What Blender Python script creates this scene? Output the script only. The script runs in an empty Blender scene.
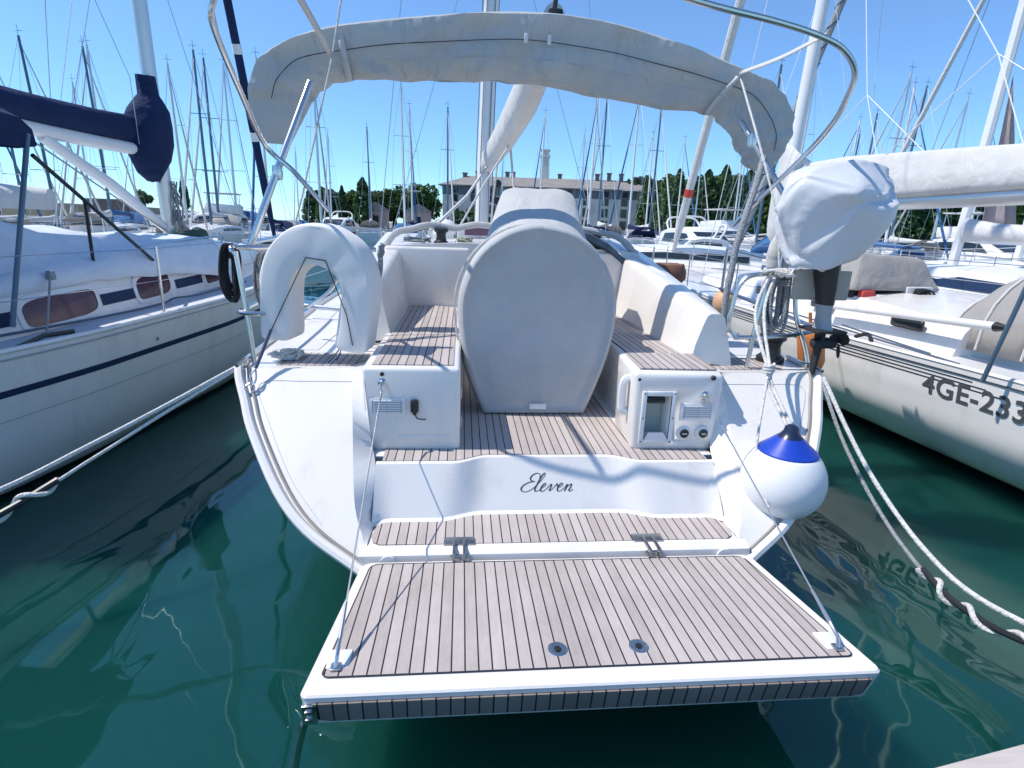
import bpy, bmesh, math, random
from mathutils import Vector, Matrix, noise
rnd = random.Random(11)
R = math.radians
sc = bpy.context.scene
col = sc.collection

# ------------------------------------------------------------------ helpers
def BM(): return bmesh.new()

def box(bm, lo, hi, bev=0, seg=2, mat=None):
    r = bmesh.ops.create_cube(bm, size=1)
    vs = r['verts']
    for v in vs:
        v.co = Vector([lo[i] + (v.co[i] + .5) * (hi[i] - lo[i]) for i in range(3)])
    if bev:
        es = list({e for v in vs for e in v.link_edges})
        rr = bmesh.ops.bevel(bm, geom=es, offset=bev, segments=seg, affect='EDGES', profile=.5)
        vs = list({v for f in rr['faces'] for v in f.verts} | {v for v in vs if v.is_valid})
    if mat is not None:
        for v in vs: v.co = mat @ v.co
    return vs

def hexa(bm, p, bev=0, seg=2):
    """eight corners: bottom four then top four (same winding)"""
    vs = [bm.verts.new(q) for q in p]
    for f in ((3, 2, 1, 0), (4, 5, 6, 7), (0, 1, 5, 4), (1, 2, 6, 5), (2, 3, 7, 6), (3, 0, 4, 7)):
        bm.faces.new([vs[i] for i in f])
    if bev:
        es = list({e for v in vs for e in v.link_edges})
        bmesh.ops.bevel(bm, geom=es, offset=bev, segments=seg, affect='EDGES', profile=.5)

def spline(pts, n=6, closed=False):
    P = [Vector(p) for p in pts]
    out = []
    N = len(P)
    rng = range(N if closed else N - 1)
    for i in rng:
        p1, p2 = P[i], P[(i + 1) % N]
        p0 = P[i - 1] if (i > 0 or closed) else p1 * 2 - p2
        p3 = P[(i + 2) % N] if (i + 2 < N or closed) else p2 * 2 - p1
        for k in range(n):
            t = k / n
            out.append(.5 * ((2 * p1) + (p2 - p0) * t + (2 * p0 - 5 * p1 + 4 * p2 - p3) * t * t + (3 * p1 - p0 - 3 * p2 + p3) * t ** 3))
    if not closed: out.append(P[-1])
    return out

def tube(bm, pts, r, seg=8, closed=False, cap=True):
    P = [Vector(p) for p in pts]
    N = len(P)
    rr = r if isinstance(r, (list, tuple)) else [r] * N
    T = []
    for i in range(N):
        a = P[i - 1] if (i > 0 or closed) else P[i]
        b = P[(i + 1) % N] if (i < N - 1 or closed) else P[i]
        t = (b - a)
        T.append(t.normalized() if t.length > 1e-9 else Vector((0, 0, 1)))
    up = Vector((0, 0, 1)) if abs(T[0].z) < .9 else Vector((1, 0, 0))
    nrm = T[0].cross(up).normalized()
    rings = []
    for i in range(N):
        nrm = (nrm - T[i] * nrm.dot(T[i]))
        if nrm.length < 1e-6: nrm = T[i].orthogonal()
        nrm.normalize()
        b = T[i].cross(nrm)
        rings.append([bm.verts.new(P[i] + (nrm * math.cos(2 * math.pi * k / seg) + b * math.sin(2 * math.pi * k / seg)) * rr[i]) for k in range(seg)])
    for i in range(N if closed else N - 1):
        A, B = rings[i], rings[(i + 1) % N]
        for k in range(seg):
            bm.faces.new((A[k], A[(k + 1) % seg], B[(k + 1) % seg], B[k]))
    if cap and not closed:
        bm.faces.new(rings[0][::-1]); bm.faces.new(rings[-1])

def loft(bm, secs, closed=True, cap=True, wrap=False):
    rings = [[bm.verts.new(p) for p in s] for s in secs]
    n = len(rings[0])
    m = len(rings)
    for i in range(m if wrap else m - 1):
        A, B = rings[i], rings[(i + 1) % m]
        for k in range(n if closed else n - 1):
            try: bm.faces.new((A[k], A[(k + 1) % n], B[(k + 1) % n], B[k]))
            except ValueError: pass
    if cap and closed and not wrap:
        bm.faces.new(rings[0][::-1]); bm.faces.new(rings[-1])
    return rings

def lathe(bm, prof, c, axis='Z', seg=24):
    secs = []
    for r, h in prof:
        ring = []
        for k in range(seg):
            a = 2 * math.pi * k / seg
            x, y = r * math.cos(a), r * math.sin(a)
            q = {'Z': (x, y, h), 'Y': (x, h, y), 'X': (h, x, y)}[axis]
            ring.append(Vector(c) + Vector(q))
        secs.append(ring)
    loft(bm, secs)

def strip(bm, A, B):
    a = [bm.verts.new(p) for p in A]; b = [bm.verts.new(p) for p in B]
    for i in range(len(a) - 1):
        bm.faces.new((a[i], a[i + 1], b[i + 1], b[i]))

def poly(bm, pts):
    return bm.faces.new([bm.verts.new(p) for p in pts])

def prism(bm, pts, d):
    """pts: closed planar outline, extruded by vector d"""
    d = Vector(d)
    a = [bm.verts.new(p) for p in pts]; b = [bm.verts.new(Vector(p) + d) for p in pts]
    n = len(a)
    bm.faces.new(a[::-1]); bm.faces.new(b)
    for i in range(n): bm.faces.new((a[i], a[(i + 1) % n], b[(i + 1) % n], b[i]))

def fnz(x, y=0, z=0): return noise.noise(Vector((x, y, z)))

def obj(name, bm, m, parent=None, smooth=35, solid=0, sub=0, loc=None):
    bmesh.ops.remove_doubles(bm, verts=bm.verts, dist=1e-5)
    bmesh.ops.recalc_face_normals(bm, faces=bm.faces)
    me = bpy.data.meshes.new(name)
    off = Vector((0, 0, 0))
    if parent is not None and parent.get('_w') is not None: off = Vector(parent['_w'])
    if loc is not None: off = Vector(loc)
    if off.length: bmesh.ops.translate(bm, verts=bm.verts, vec=-off)
    bm.to_mesh(me); bm.free()
    if smooth:
        me.polygons.foreach_set('use_smooth', [True] * len(me.polygons))
        me.set_sharp_from_angle(angle=R(smooth))
    me.materials.append(m)
    o = bpy.data.objects.new(name, me); col.objects.link(o)
    if parent is not None: o.parent = parent
    elif loc is not None: o.location = loc
    if parent is not None and parent.get('_w') is not None: o['_w'] = parent['_w']
    if solid:
        s = o.modifiers.new('s', 'SOLIDIFY'); s.thickness = solid; s.offset = 0
    if sub:
        s = o.modifiers.new('u', 'SUBSURF'); s.levels = sub; s.render_levels = sub
    return o

def tag(o, label, cat, group=None, kind=None):
    o['label'] = label; o['category'] = cat
    if group: o['group'] = group
    if kind: o['kind'] = kind
    return o

def thing(name, label, cat, loc=(0, 0, 0), rz=0, group=None, world=True):
    """an Empty at the base of a thing; world=True: its parts are given in world coordinates"""
    o = bpy.data.objects.new(name, None); col.objects.link(o)
    o.location = loc; o.rotation_euler = (0, 0, rz)
    o.empty_display_size = .2
    if world: o['_w'] = tuple(loc)
    return tag(o, label, cat, group)

def struct(o): o['kind'] = 'structure'; return o

def copy_tree(o, parent=None):
    c = o.copy(); col.objects.link(c)
    if parent is not None: c.parent = parent
    for ch in list(o.children): copy_tree(ch, c)
    return c

# ------------------------------------------------------------------ materials
def nt(name):
    m = bpy.data.materials.new(name); m.use_nodes = True
    t = m.node_tree
    return m, t, t.nodes['Principled BSDF']

def N(t, typ, **kw):
    n = t.nodes.new(typ)
    for k, v in kw.items():
        if k in n.inputs: n.inputs[k].default_value = v
        else: setattr(n, k, v)
    return n

def mat(name, c, rough=.5, metal=0, var=.06, vscale=3, bump=0, bscale=30, dirt=None, dscale=(2, 2, 2), trans=0, coat=0, spec=.5):
    m, t, b = nt(name)
    b.inputs['Roughness'].default_value = rough
    b.inputs['Metallic'].default_value = metal
    b.inputs['Specular IOR Level'].default_value = spec
    if coat:
        b.inputs['Coat Weight'].default_value = coat; b.inputs['Coat Roughness'].default_value = .08
    tc = N(t, 'ShaderNodeTexCoord')
    n1 = N(t, 'ShaderNodeTexNoise', Scale=vscale, Detail=5.0)
    t.links.new(tc.outputs['Object'], n1.inputs['Vector'])
    mx = N(t, 'ShaderNodeMix', data_type='RGBA')
    mx.inputs[6].default_value = (*[x * (1 - var * 2) for x in c], 1)
    mx.inputs[7].default_value = (*[min(1, x * (1 + var * 2)) for x in c], 1)
    t.links.new(n1.outputs['Fac'], mx.inputs[0])
    last = mx.outputs[2]
    if dirt:
        mp = N(t, 'ShaderNodeMapping'); mp.inputs['Scale'].default_value = dscale
        t.links.new(tc.outputs['Object'], mp.inputs['Vector'])
        n2 = N(t, 'ShaderNodeTexNoise', Scale=1.0, Detail=8.0, Roughness=.7)
        t.links.new(mp.outputs[0], n2.inputs['Vector'])
        rp = N(t, 'ShaderNodeMapRange'); rp.inputs[1].default_value = .52; rp.inputs[2].default_value = .8; rp.inputs[4].default_value = .6
        t.links.new(n2.outputs['Fac'], rp.inputs[0])
        m2 = N(t, 'ShaderNodeMix', data_type='RGBA')
        t.links.new(rp.outputs[0], m2.inputs[0]); t.links.new(last, m2.inputs[6]); m2.inputs[7].default_value = (*dirt, 1)
        last = m2.outputs[2]
    t.links.new(last, b.inputs['Base Color'])
    rv = N(t, 'ShaderNodeMapRange'); rv.inputs[3].default_value = max(.02, rough - .08); rv.inputs[4].default_value = min(1, rough + .1)
    t.links.new(n1.outputs['Fac'], rv.inputs[0]); t.links.new(rv.outputs[0], b.inputs['Roughness'])
    if bump:
        n3 = N(t, 'ShaderNodeTexNoise', Scale=bscale, Detail=4.0)
        t.links.new(tc.outputs['Object'], n3.inputs['Vector'])
        bp = N(t, 'ShaderNodeBump', Strength=bump, Distance=.02)
        t.links.new(n3.outputs['Fac'], bp.inputs['Height']); t.links.new(bp.outputs[0], b.inputs['Normal'])
    if trans:
        tr = N(t, 'ShaderNodeBsdfTranslucent'); t.links.new(last, tr.inputs['Color'])
        ms = N(t, 'ShaderNodeMixShader'); ms.inputs[0].default_value = trans
        out = t.nodes['Material Output']
        t.links.new(b.outputs[0], ms.inputs[1]); t.links.new(tr.outputs[0], ms.inputs[2]); t.links.new(ms.outputs[0], out.inputs[0])
    return m

def canvas_mat(name, c, rough=.85, wr=.35, wscale=(3, 3, 3), trans=.12, var=.08, fine=.15):
    """cloth: fine weave, soft folds, uneven fading"""
    m, t, b = nt(name)
    b.inputs['Roughness'].default_value = rough
    b.inputs['Specular IOR Level'].default_value = .25
    b.inputs['Sheen Weight'].default_value = .15 if sum(c) > .5 else 0
    tc = N(t, 'ShaderNodeTexCoord')
    n1 = N(t, 'ShaderNodeTexNoise', Scale=4.0, Detail=6.0, Roughness=.6)
    t.links.new(tc.outputs['Object'], n1.inputs['Vector'])
    mx = N(t, 'ShaderNodeMix', data_type='RGBA')
    mx.inputs[6].default_value = (*[x * (1 - var * 2) for x in c], 1); mx.inputs[7].default_value = (*[min(1, x * (1 + var * 2)) for x in c], 1)
    t.links.new(n1.outputs['Fac'], mx.inputs[0]); t.links.new(mx.outputs[2], b.inputs['Base Color'])
    mp = N(t, 'ShaderNodeMapping'); mp.inputs['Scale'].default_value = wscale
    t.links.new(tc.outputs['Object'], mp.inputs['Vector'])
    n2 = N(t, 'ShaderNodeTexNoise', Scale=1.0, Detail=3.0, Distortion=.5)
    t.links.new(mp.outputs[0], n2.inputs['Vector'])
    b1 = N(t, 'ShaderNodeBump', Strength=wr, Distance=.12); t.links.new(n2.outputs['Fac'], b1.inputs['Height'])
    n3 = N(t, 'ShaderNodeTexNoise', Scale=260.0, Detail=2.0)
    t.links.new(tc.outputs['Object'], n3.inputs['Vector'])
    b2 = N(t, 'ShaderNodeBump', Strength=fine, Distance=.004); t.links.new(n3.outputs['Fac'], b2.inputs['Height'])
    t.links.new(b1.outputs[0], b2.inputs['Normal']); t.links.new(b2.outputs[0], b.inputs['Normal'])
    if trans:
        tr = N(t, 'ShaderNodeBsdfTranslucent'); t.links.new(mx.outputs[2], tr.inputs['Color'])
        ms = N(t, 'ShaderNodeMixShader'); ms.inputs[0].default_value = trans
        t.links.new(b.outputs[0], ms.inputs[1]); t.links.new(tr.outputs[0], ms.inputs[2])
        t.links.new(ms.outputs[0], t.nodes['Material Output'].inputs[0])
    return m

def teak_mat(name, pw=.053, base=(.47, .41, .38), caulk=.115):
    m, t, b = nt(name)
    b.inputs['Specular IOR Level'].default_value = .2
    tc = N(t, 'ShaderNodeTexCoord')
    sp = N(t, 'ShaderNodeSeparateXYZ'); t.links.new(tc.outputs['Object'], sp.inputs[0])
    def math_(op, a, b_=None):
        n = N(t, 'ShaderNodeMath', operation=op)
        for i, q in enumerate((a, b_)):
            if q is None: continue
            if isinstance(q, (int, float)): n.inputs[i].default_value = q
            else: t.links.new(q, n.inputs[i])
        return n.outputs[0]
    q = math_('DIVIDE', sp.outputs['X'], pw)
    fr = math_('FRACT', q); fl = math_('FLOOR', q)
    line = math_('LESS_THAN', fr, caulk)
    # butt joints, staggered from plank to plank
    wn = N(t, 'ShaderNodeTexWhiteNoise', noise_dimensions='1D'); t.links.new(fl, wn.inputs['W'])
    mp = N(t, 'ShaderNodeMapping'); mp.inputs['Scale'].default_value = (60, 3.0, 60)
    t.links.new(tc.outputs['Object'], mp.inputs['Vector'])
    g = N(t, 'ShaderNodeTexNoise', Scale=1.0, Detail=6.0, Roughness=.65); t.links.new(mp.outputs[0], g.inputs['Vector'])
    mp2 = N(t, 'ShaderNodeMapping'); mp2.inputs['Scale'].default_value = (300, 12.0, 300)
    t.links.new(tc.outputs['Object'], mp2.inputs['Vector'])
    g2 = N(t, 'ShaderNodeTexNoise', Scale=1.0, Detail=3.0); t.links.new(mp2.outputs[0], g2.inputs['Vector'])
    w = N(t, 'ShaderNodeTexNoise', Scale=3.0, Detail=6.0, Roughness=.65); t.links.new(tc.outputs['Object'], w.inputs['Vector'])
    a = math_('MULTIPLY', wn.outputs['Value'], .3)
    a = math_('ADD', a, math_('MULTIPLY', g.outputs['Fac'], .55))
    a = math_('ADD', a, math_('MULTIPLY', g2.outputs['Fac'], .35))
    a = math_('ADD', a, math_('MULTIPLY', w.outputs['Fac'], .7))
    a = math_('SUBTRACT', a, .43)
    mx = N(t, 'ShaderNodeMix', data_type='RGBA'); t.links.new(a, mx.inputs[0])
    mx.inputs[6].default_value = (*[x * .66 for x in base], 1)
    mx.inputs[7].default_value = (base[0] * 1.28, base[1] * 1.30, base[2] * 1.33, 1)
    m2 = N(t, 'ShaderNodeMix', data_type='RGBA'); t.links.new(line, m2.inputs[0])
    t.links.new(mx.outputs[2], m2.inputs[6]); m2.inputs[7].default_value = (.022, .022, .024, 1)
    t.links.new(m2.outputs[2], b.inputs['Base Color'])
    b.inputs['Roughness'].default_value = .72
    h = math_('MULTIPLY', math_('SUBTRACT', 1.0, line), 1.0)
    h = math_('ADD', h, math_('MULTIPLY', g2.outputs['Fac'], .3))
    bp = N(t, 'ShaderNodeBump', Strength=.35, Distance=.003); t.links.new(h, bp.inputs['Height']); t.links.new(bp.outputs[0], b.inputs['Normal'])
    return m

def rope_mat(name, c1, c2, scale=60):
    m, t, b = nt(name)
    b.inputs['Roughness'].default_value = .85
    tc = N(t, 'ShaderNodeTexCoord')
    v = N(t, 'ShaderNodeTexVoronoi', Scale=float(scale)); t.links.new(tc.outputs['Object'], v.inputs['Vector'])
    mx = N(t, 'ShaderNodeMix', data_type='RGBA'); t.links.new(v.outputs['Distance'], mx.inputs[0])
    mx.inputs[6].default_value = (*c1, 1); mx.inputs[7].default_value = (*c2, 1)
    t.links.new(mx.outputs[2], b.inputs['Base Color'])
    bp = N(t, 'ShaderNodeBump', Strength=.8, Distance=.006); t.links.new(v.outputs['Distance'], bp.inputs['Height']); t.links.new(bp.outputs[0], b.inputs['Normal'])
    return m

def leaf_mat(name, dark, light):
    m, t, b = nt(name)
    b.inputs['Roughness'].default_value = .65
    oi = N(t, 'ShaderNodeObjectInfo'); tc = N(t, 'ShaderNodeTexCoord')
    n = N(t, 'ShaderNodeTexNoise', Scale=.9, Detail=4.0); t.links.new(tc.outputs['Object'], n.inputs['Vector'])
    ad = N(t, 'ShaderNodeMath', operation='MULTIPLY_ADD'); t.links.new(oi.outputs['Random'], ad.inputs[0]); ad.inputs[1].default_value = .5
    sb = N(t, 'ShaderNodeMath', operation='SUBTRACT'); t.links.new(n.outputs['Fac'], sb.inputs[0]); sb.inputs[1].default_value = .25
    t.links.new(sb.outputs[0], ad.inputs[2])
    mx = N(t, 'ShaderNodeMix', data_type='RGBA'); t.links.new(ad.outputs[0], mx.inputs[0])
    mx.inputs[6].default_value = (*dark, 1); mx.inputs[7].default_value = (*light, 1)
    t.links.new(mx.outputs[2], b.inputs['Base Color'])
    tr = N(t, 'ShaderNodeBsdfTranslucent'); t.links.new(mx.outputs[2], tr.inputs['Color'])
    ms = N(t, 'ShaderNodeMixShader'); ms.inputs[0].default_value = .25
    t.links.new(b.outputs[0], ms.inputs[1]); t.links.new(tr.outputs[0], ms.inputs[2]); t.links.new(ms.outputs[0], t.nodes['Material Output'].inputs[0])
    return m

M = {}
M['gel'] = mat('gelcoat', (.79, .755, .715), .28, var=.02, vscale=2, coat=.3, dirt=(.55, .535, .49), dscale=(3.2, 3.2, 1.3))
M['gel_old'] = mat('gelcoat_aged', (.84, .815, .78), .32, var=.03, vscale=1.6, dirt=(.52, .53, .50), dscale=(3.5, 3.5, .7), coat=.2)
M['gel_grey'] = mat('nonskid', (.62, .63, .66), .6, var=.04, bump=.25, bscale=240)
M['gel_bg'] = mat('gelcoat_far', (.77, .75, .72), .35, var=.04)
M['teak'] = teak_mat('teak_deck')
M['teak_shaded'] = teak_mat('teak_end', base=(.26, .21, .18))  # darker copy of the deck teak, shade of the front face in its colour
M['steel'] = mat('stainless', (.60, .60, .60), .24, 1, var=.04)
M['steel_dark'] = mat('dull_steel', (.36, .37, .38), .3, 1, var=.1)
M['alu'] = mat('alu_mast', (.62, .63, .63), .38, .75, var=.05)
M['alu_white'] = mat('painted_mast', (.74, .74, .73), .35, var=.03)
M['alu_dark'] = mat('dark_mast', (.10, .16, .22), .4, .3, var=.08)
M['canvas'] = canvas_mat('grey_canvas', (.60, .61, .60), wr=.9, wscale=(4.5, 4, 2.2), trans=.3)
M['canvas_light'] = canvas_mat('light_canvas', (.51, .51, .505), wr=.3, wscale=(3.5, 1.5, 1.0), trans=.05)
M['canvas_white'] = canvas_mat('white_canvas', (.64, .63, .61), wr=.3, wscale=(2, 4, 4), trans=.1)
M['canvas_silver'] = canvas_mat('silver_cover', (.62, .63, .65), rough=.34, wr=.25, wscale=(3.5, 3.5, 3.5), trans=0, var=.05)
M['canvas_taupe'] = canvas_mat('taupe_canvas', (.36, .34, .32), wr=.4, trans=.08)
M['canvas_pink'] = canvas_mat('pinkish_sail', (.55, .45, .43), wr=.3, wscale=(8, 8, 2), trans=.2)
M['navy'] = canvas_mat('navy_canvas', (.012, .024, .075), wr=.6, wscale=(3, 2, 5), trans=0, var=.15)
M['blue_canvas'] = canvas_mat('blue_canvas', (.05, .14, .30), wr=.4, trans=.05)
M['black'] = mat('black_plastic', (.018, .019, .021), .4, var=.15)
M['grey_plastic'] = mat('grey_plastic', (.33, .36, .37), .4, var=.06)
M['white_plastic'] = mat('white_plastic', (.74, .74, .73), .4, var=.02)
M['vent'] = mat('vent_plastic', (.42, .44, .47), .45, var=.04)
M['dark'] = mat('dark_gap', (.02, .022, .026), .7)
M['glass'] = mat('smoked_glass', (.02, .028, .035), .06, var=.1)
M['glass_violet'] = mat('violet_window', (.060, .012, .036), .12, var=.25, vscale=5)
M['navy_paint'] = mat('navy_paint', (.014, .034, .085), .6, spec=.2)
M['dark_stripe'] = mat('dark_stripe', (.03, .032, .04), .35)
M['groove'] = mat('gutter', (.30, .28, .25), .6, var=.15, vscale=6)
M['fender_white'] = mat('fender_vinyl', (.78, .775, .77), .38, var=.025, vscale=5, dirt=(.60, .585, .55), dscale=(3, 3, 3))
M['fender_blue'] = mat('fender_blue', (.012, .055, .42), .32)
M['fender_navy'] = mat('fender_navy', (.014, .022, .06), .3)
M['orange'] = mat('orange_fender', (.66, .23, .07), .55, var=.1, dirt=(.55, .33, .2))
M['peach'] = mat('faded_orange', (.68, .40, .22), .55, var=.1)
M['red'] = mat('red_net', (.55, .06, .05), .7)
M['rope'] = rope_mat('white_rope', (.76, .75, .72), (.48, .47, .44), 70)
M['rope_grey'] = rope_mat('grey_rope', (.42, .43, .44), (.18, .19, .2), 80)
M['rope_black'] = rope_mat('black_rope', (.03, .032, .034), (.012, .012, .012), 80)
M['rope_red'] = mat('red_line', (.45, .13, .09), .7)
M['wire'] = mat('rigging_wire', (.46, .48, .5), .35, .7)
M['wire_dark'] = mat('dark_wire', (.07, .10, .15), .5)
M['wire_white'] = mat('white_line', (.72, .73, .73), .6)
M['stone'] = mat('stone_wall', (.62, .59, .53), .9, var=.14, vscale=.5, dirt=(.2, .19, .17), dscale=(.4, .4, .15))
M['attic'] = mat('attic_render', (.14, .165, .175), .9, var=.1, vscale=.4)
M['roof'] = mat('roof_tile', (.26, .235, .215), .9, var=.2, vscale=.8)
M['brick'] = mat('chimney_brick', (.20, .15, .13), .9, var=.15)
M['bark'] = mat('bark', (.09, .07, .05), .9, var=.2)
M['cypress'] = leaf_mat('cypress_leaf', (.035, .085, .032), (.12, .20, .06))
M['broad'] = leaf_mat('broad_leaf', (.035, .085, .020), (.115, .19, .045))
M['hillgreen'] = leaf_mat('hill_leaf', (.03, .07, .02), (.10, .15, .04))
M['ground'] = mat('quay_ground', (.22, .21, .19), .9, var=.2, vscale=.1)
M['pontoon'] = mat('pontoon_boards', (.52, .46, .42), .8, var=.12, vscale=3, dirt=(.26, .22, .2), dscale=(1.5, 30, 5))
M['tarp'] = canvas_mat('white_tarp', (.74, .80, .88), wr=.5, wscale=(2, 2, 2), trans=.1)
M['letter'] = mat('letter_grey', (.075, .085, .095), .5, var=.1, vscale=6)
M['slate'] = canvas_mat('slate_canvas', (.055, .085, .12), wr=.4, trans=0)
M['brown'] = mat('brown_bag', (.22, .10, .065), .8, var=.2)

# ------------------------------------------------------------------ water, land, sky
m, t, b = nt('harbour_water')
b.inputs['Roughness'].default_value = .025
b.inputs['IOR'].default_value = 1.44; b.inputs['Specular IOR Level'].default_value = .8; b.inputs['Specular Tint'].default_value = (.55, 1.0, .93, 1)
b.inputs['Subsurface Weight'].default_value = 1.0; b.inputs['Subsurface Radius'].default_value = (.25, 1.0, .9); b.inputs['Subsurface Scale'].default_value = 4.0
tc = N(t, 'ShaderNodeTexCoord')
n0 = N(t, 'ShaderNodeTexNoise', Scale=.16, Detail=3.0); t.links.new(tc.outputs['Object'], n0.inputs['Vector'])
mx = N(t, 'ShaderNodeMix', data_type='RGBA'); t.links.new(n0.outputs['Fac'], mx.inputs[0])
mx.inputs[6].default_value = (.004, .050, .043, 1); mx.inputs[7].default_value = (.007, .070, .056, 1)
t.links.new(mx.outputs[2], b.inputs['Base Color'])
mpw = N(t, 'ShaderNodeMapping'); mpw.inputs['Scale'].default_value = (1.0, .7, 1); mpw.inputs['Rotation'].default_value = (0, 0, R(25))
t.links.new(tc.outputs['Object'], mpw.inputs['Vector'])
n1 = N(t, 'ShaderNodeTexNoise', Scale=1.5, Detail=2.0, Roughness=.45, Distortion=.8); t.links.new(mpw.outputs[0], n1.inputs['Vector'])
n2 = N(t, 'ShaderNodeTexNoise', Scale=.45, Detail=1.0); t.links.new(mpw.outputs[0], n2.inputs['Vector'])
b1 = N(t, 'ShaderNodeBump', Strength=.24, Distance=.055); t.links.new(n1.outputs['Fac'], b1.inputs['Height'])
b2 = N(t, 'ShaderNodeBump', Strength=.2, Distance=.15); t.links.new(n2.outputs['Fac'], b2.inputs['Height'])
t.links.new(b2.outputs[0], b1.inputs['Normal']); t.links.new(b1.outputs[0], b.inputs['Normal'])
M['water'] = m
bm = BM(); poly(bm, [(-3000, -200, 0), (3000, -200, 0), (3000, 4000, 0), (-3000, 4000, 0)])
struct(obj('water', bm, M['water'], smooth=0))
bm = BM(); box(bm, (-80, 84, -2), (300, 400, .9), 0)
struct(obj('ground', bm, M['ground'], smooth=0))

def hill(name, pts, m):
    bm = BM(); loft(bm, pts, closed=False); return struct(obj(name, bm, m, smooth=60))
secs = []
for i in range(26):
    row = []
    for j in range(60):
        x = 30 + j * 4.2; y = 120 + i * 5
        h = 18.5 * math.exp(-((x - 82) / 55) ** 2) * (1 - math.exp(-((y - 118) / 22) ** 2)) + 1.6 * fnz(x * .09, y * .09) + 1.2 * fnz(x * .3, y * .3)
        row.append((x, y, max(.5, h)))
    secs.append(row)
hill('hill', secs, M['hillgreen'])
secs = []
for i in range(14):
    row = []
    for j in range(40):
        x = -130 + j * 2.4; y = 118 + i * 4
        h = 3.4 * math.exp(-((x + 92) / 24) ** 4) * min(1, (y - 117) / 9) + .5 * fnz(x * .2, y * .2)
        row.append((x, y, max(-.3, h)))
    secs.append(row)
hill('headland', secs, leaf_mat('scrub', (.03, .04, .025), (.075, .075, .045)))

W = bpy.data.worlds.new('World'); sc.world = W; W.use_nodes = True
wt = W.node_tree
sky = wt.nodes.new('ShaderNodeTexSky'); sky.sky_type = 'NISHITA'; sky.sun_disc = False
SUN = Vector((-.555, .03, .83)).normalized()
sky.sun_elevation = math.asin(SUN.z); sky.sun_rotation = math.atan2(SUN.x, SUN.y)
sky.air_density = 1.0; sky.dust_density = .0; sky.ozone_density = 2.0; sky.altitude = 1500
bg = wt.nodes['Background']; bg.inputs[1].default_value = .15
tint = wt.nodes.new('ShaderNodeMix'); tint.data_type = 'RGBA'; tint.blend_type = 'MULTIPLY'; tint.inputs[0].default_value = 1.0; tint.inputs[7].default_value = (.66, .81, .92, 1)
wt.links.new(sky.outputs[0], tint.inputs[6]); 
gm = wt.nodes.new('ShaderNodeTexCoord'); sx = wt.nodes.new('ShaderNodeSeparateXYZ'); wt.links.new(gm.outputs['Generated'], sx.inputs[0])
rp = wt.nodes.new('ShaderNodeValToRGB'); rp.color_ramp.elements[0].position = 0.0; rp.color_ramp.elements[0].color = (.60, .74, .86, 1)
rp.color_ramp.elements[1].position = .45; rp.color_ramp.elements[1].color = (1, 1, 1, 1)
wt.links.new(sx.outputs['Z'], rp.inputs[0])
t2 = wt.nodes.new('ShaderNodeMix'); t2.data_type = 'RGBA'; t2.blend_type = 'MULTIPLY'; t2.inputs[0].default_value = 1.0
wt.links.new(tint.outputs[2], t2.inputs[6]); wt.links.new(rp.outputs[0], t2.inputs[7]); wt.links.new(t2.outputs[2], bg.inputs[0])
sl = bpy.data.lights.new('sun', 'SUN'); sl.energy = 2.9; sl.angle = R(.5); sl.color = (1, .945, .87)
so = bpy.data.objects.new('sun', sl); col.objects.link(so)
so.rotation_euler = SUN.to_track_quat('Z', 'Y').to_euler(); so.location = (-20, 5, 30)

# ------------------------------------------------------------------ camera
YAW, PIT, ROL = R(5.5), R(16.2), R(1.95)
r0 = Vector((math.cos(YAW), -math.sin(YAW), 0)); f0 = Vector((math.sin(YAW), math.cos(YAW), 0)); z0 = Vector((0, 0, 1))
fw = f0 * math.cos(PIT) - z0 * math.sin(PIT); up = f0 * math.sin(PIT) + z0 * math.cos(PIT)
rt = r0 * math.cos(ROL) + up * math.sin(ROL); u2 = up * math.cos(ROL) - r0 * math.sin(ROL)
cd = bpy.data.cameras.new('camera'); cd.sensor_width = 36; cd.lens = 547 / 1024 * 36; cd.clip_start = .05; cd.clip_end = 8000
co = bpy.data.objects.new('camera', cd); col.objects.link(co)
mw = Matrix.Identity(4)
for i in range(3): mw[i][0] = rt[i]; mw[i][1] = u2[i]; mw[i][2] = -fw[i]
mw.translation = Vector((-.549, 0, 2.15)); co.matrix_world = mw
sc.camera = co

# ------------------------------------------------------------------ the yacht "Eleven"
def tv(z): return 2.6 + (z - .38) * 1.2                      # reverse raked transom
EDGE = [(0, .10), (.45, .15), (.85, .26), (1.14, .38), (1.40, .50), (1.60, .65), (1.82, .90), (1.91, 1.04), (1.975, 1.14), (2.0, 1.2)]
EDGE = [(p.x, p.z) for p in spline([(a, 0, c) for a, c in EDGE], 4)]
def hbeam(v):
    T = [(3.5, 2.0), (4.5, 2.08), (6, 2.13), (8, 2.08), (10, 1.86), (12, 1.42), (13.6, .8), (15, .04)]
    for (a, b_), (c, d) in zip(T, T[1:]):
        if v <= c: k = max(0, (v - a) / (c - a)); return b_ + (d - b_) * k
    return .04
def sheer(v): return 1.2 + max(0, (v - 5)) * .028

hero = thing('sailing_yacht', 'white sailing yacht with open stern, teak swim platform and the name Eleven', 'sailing yacht', (0, 3.6, 0))
def hp(name, bm, m, parent=None, **k): return obj(name, bm, m, parent or hero, **k)

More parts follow.
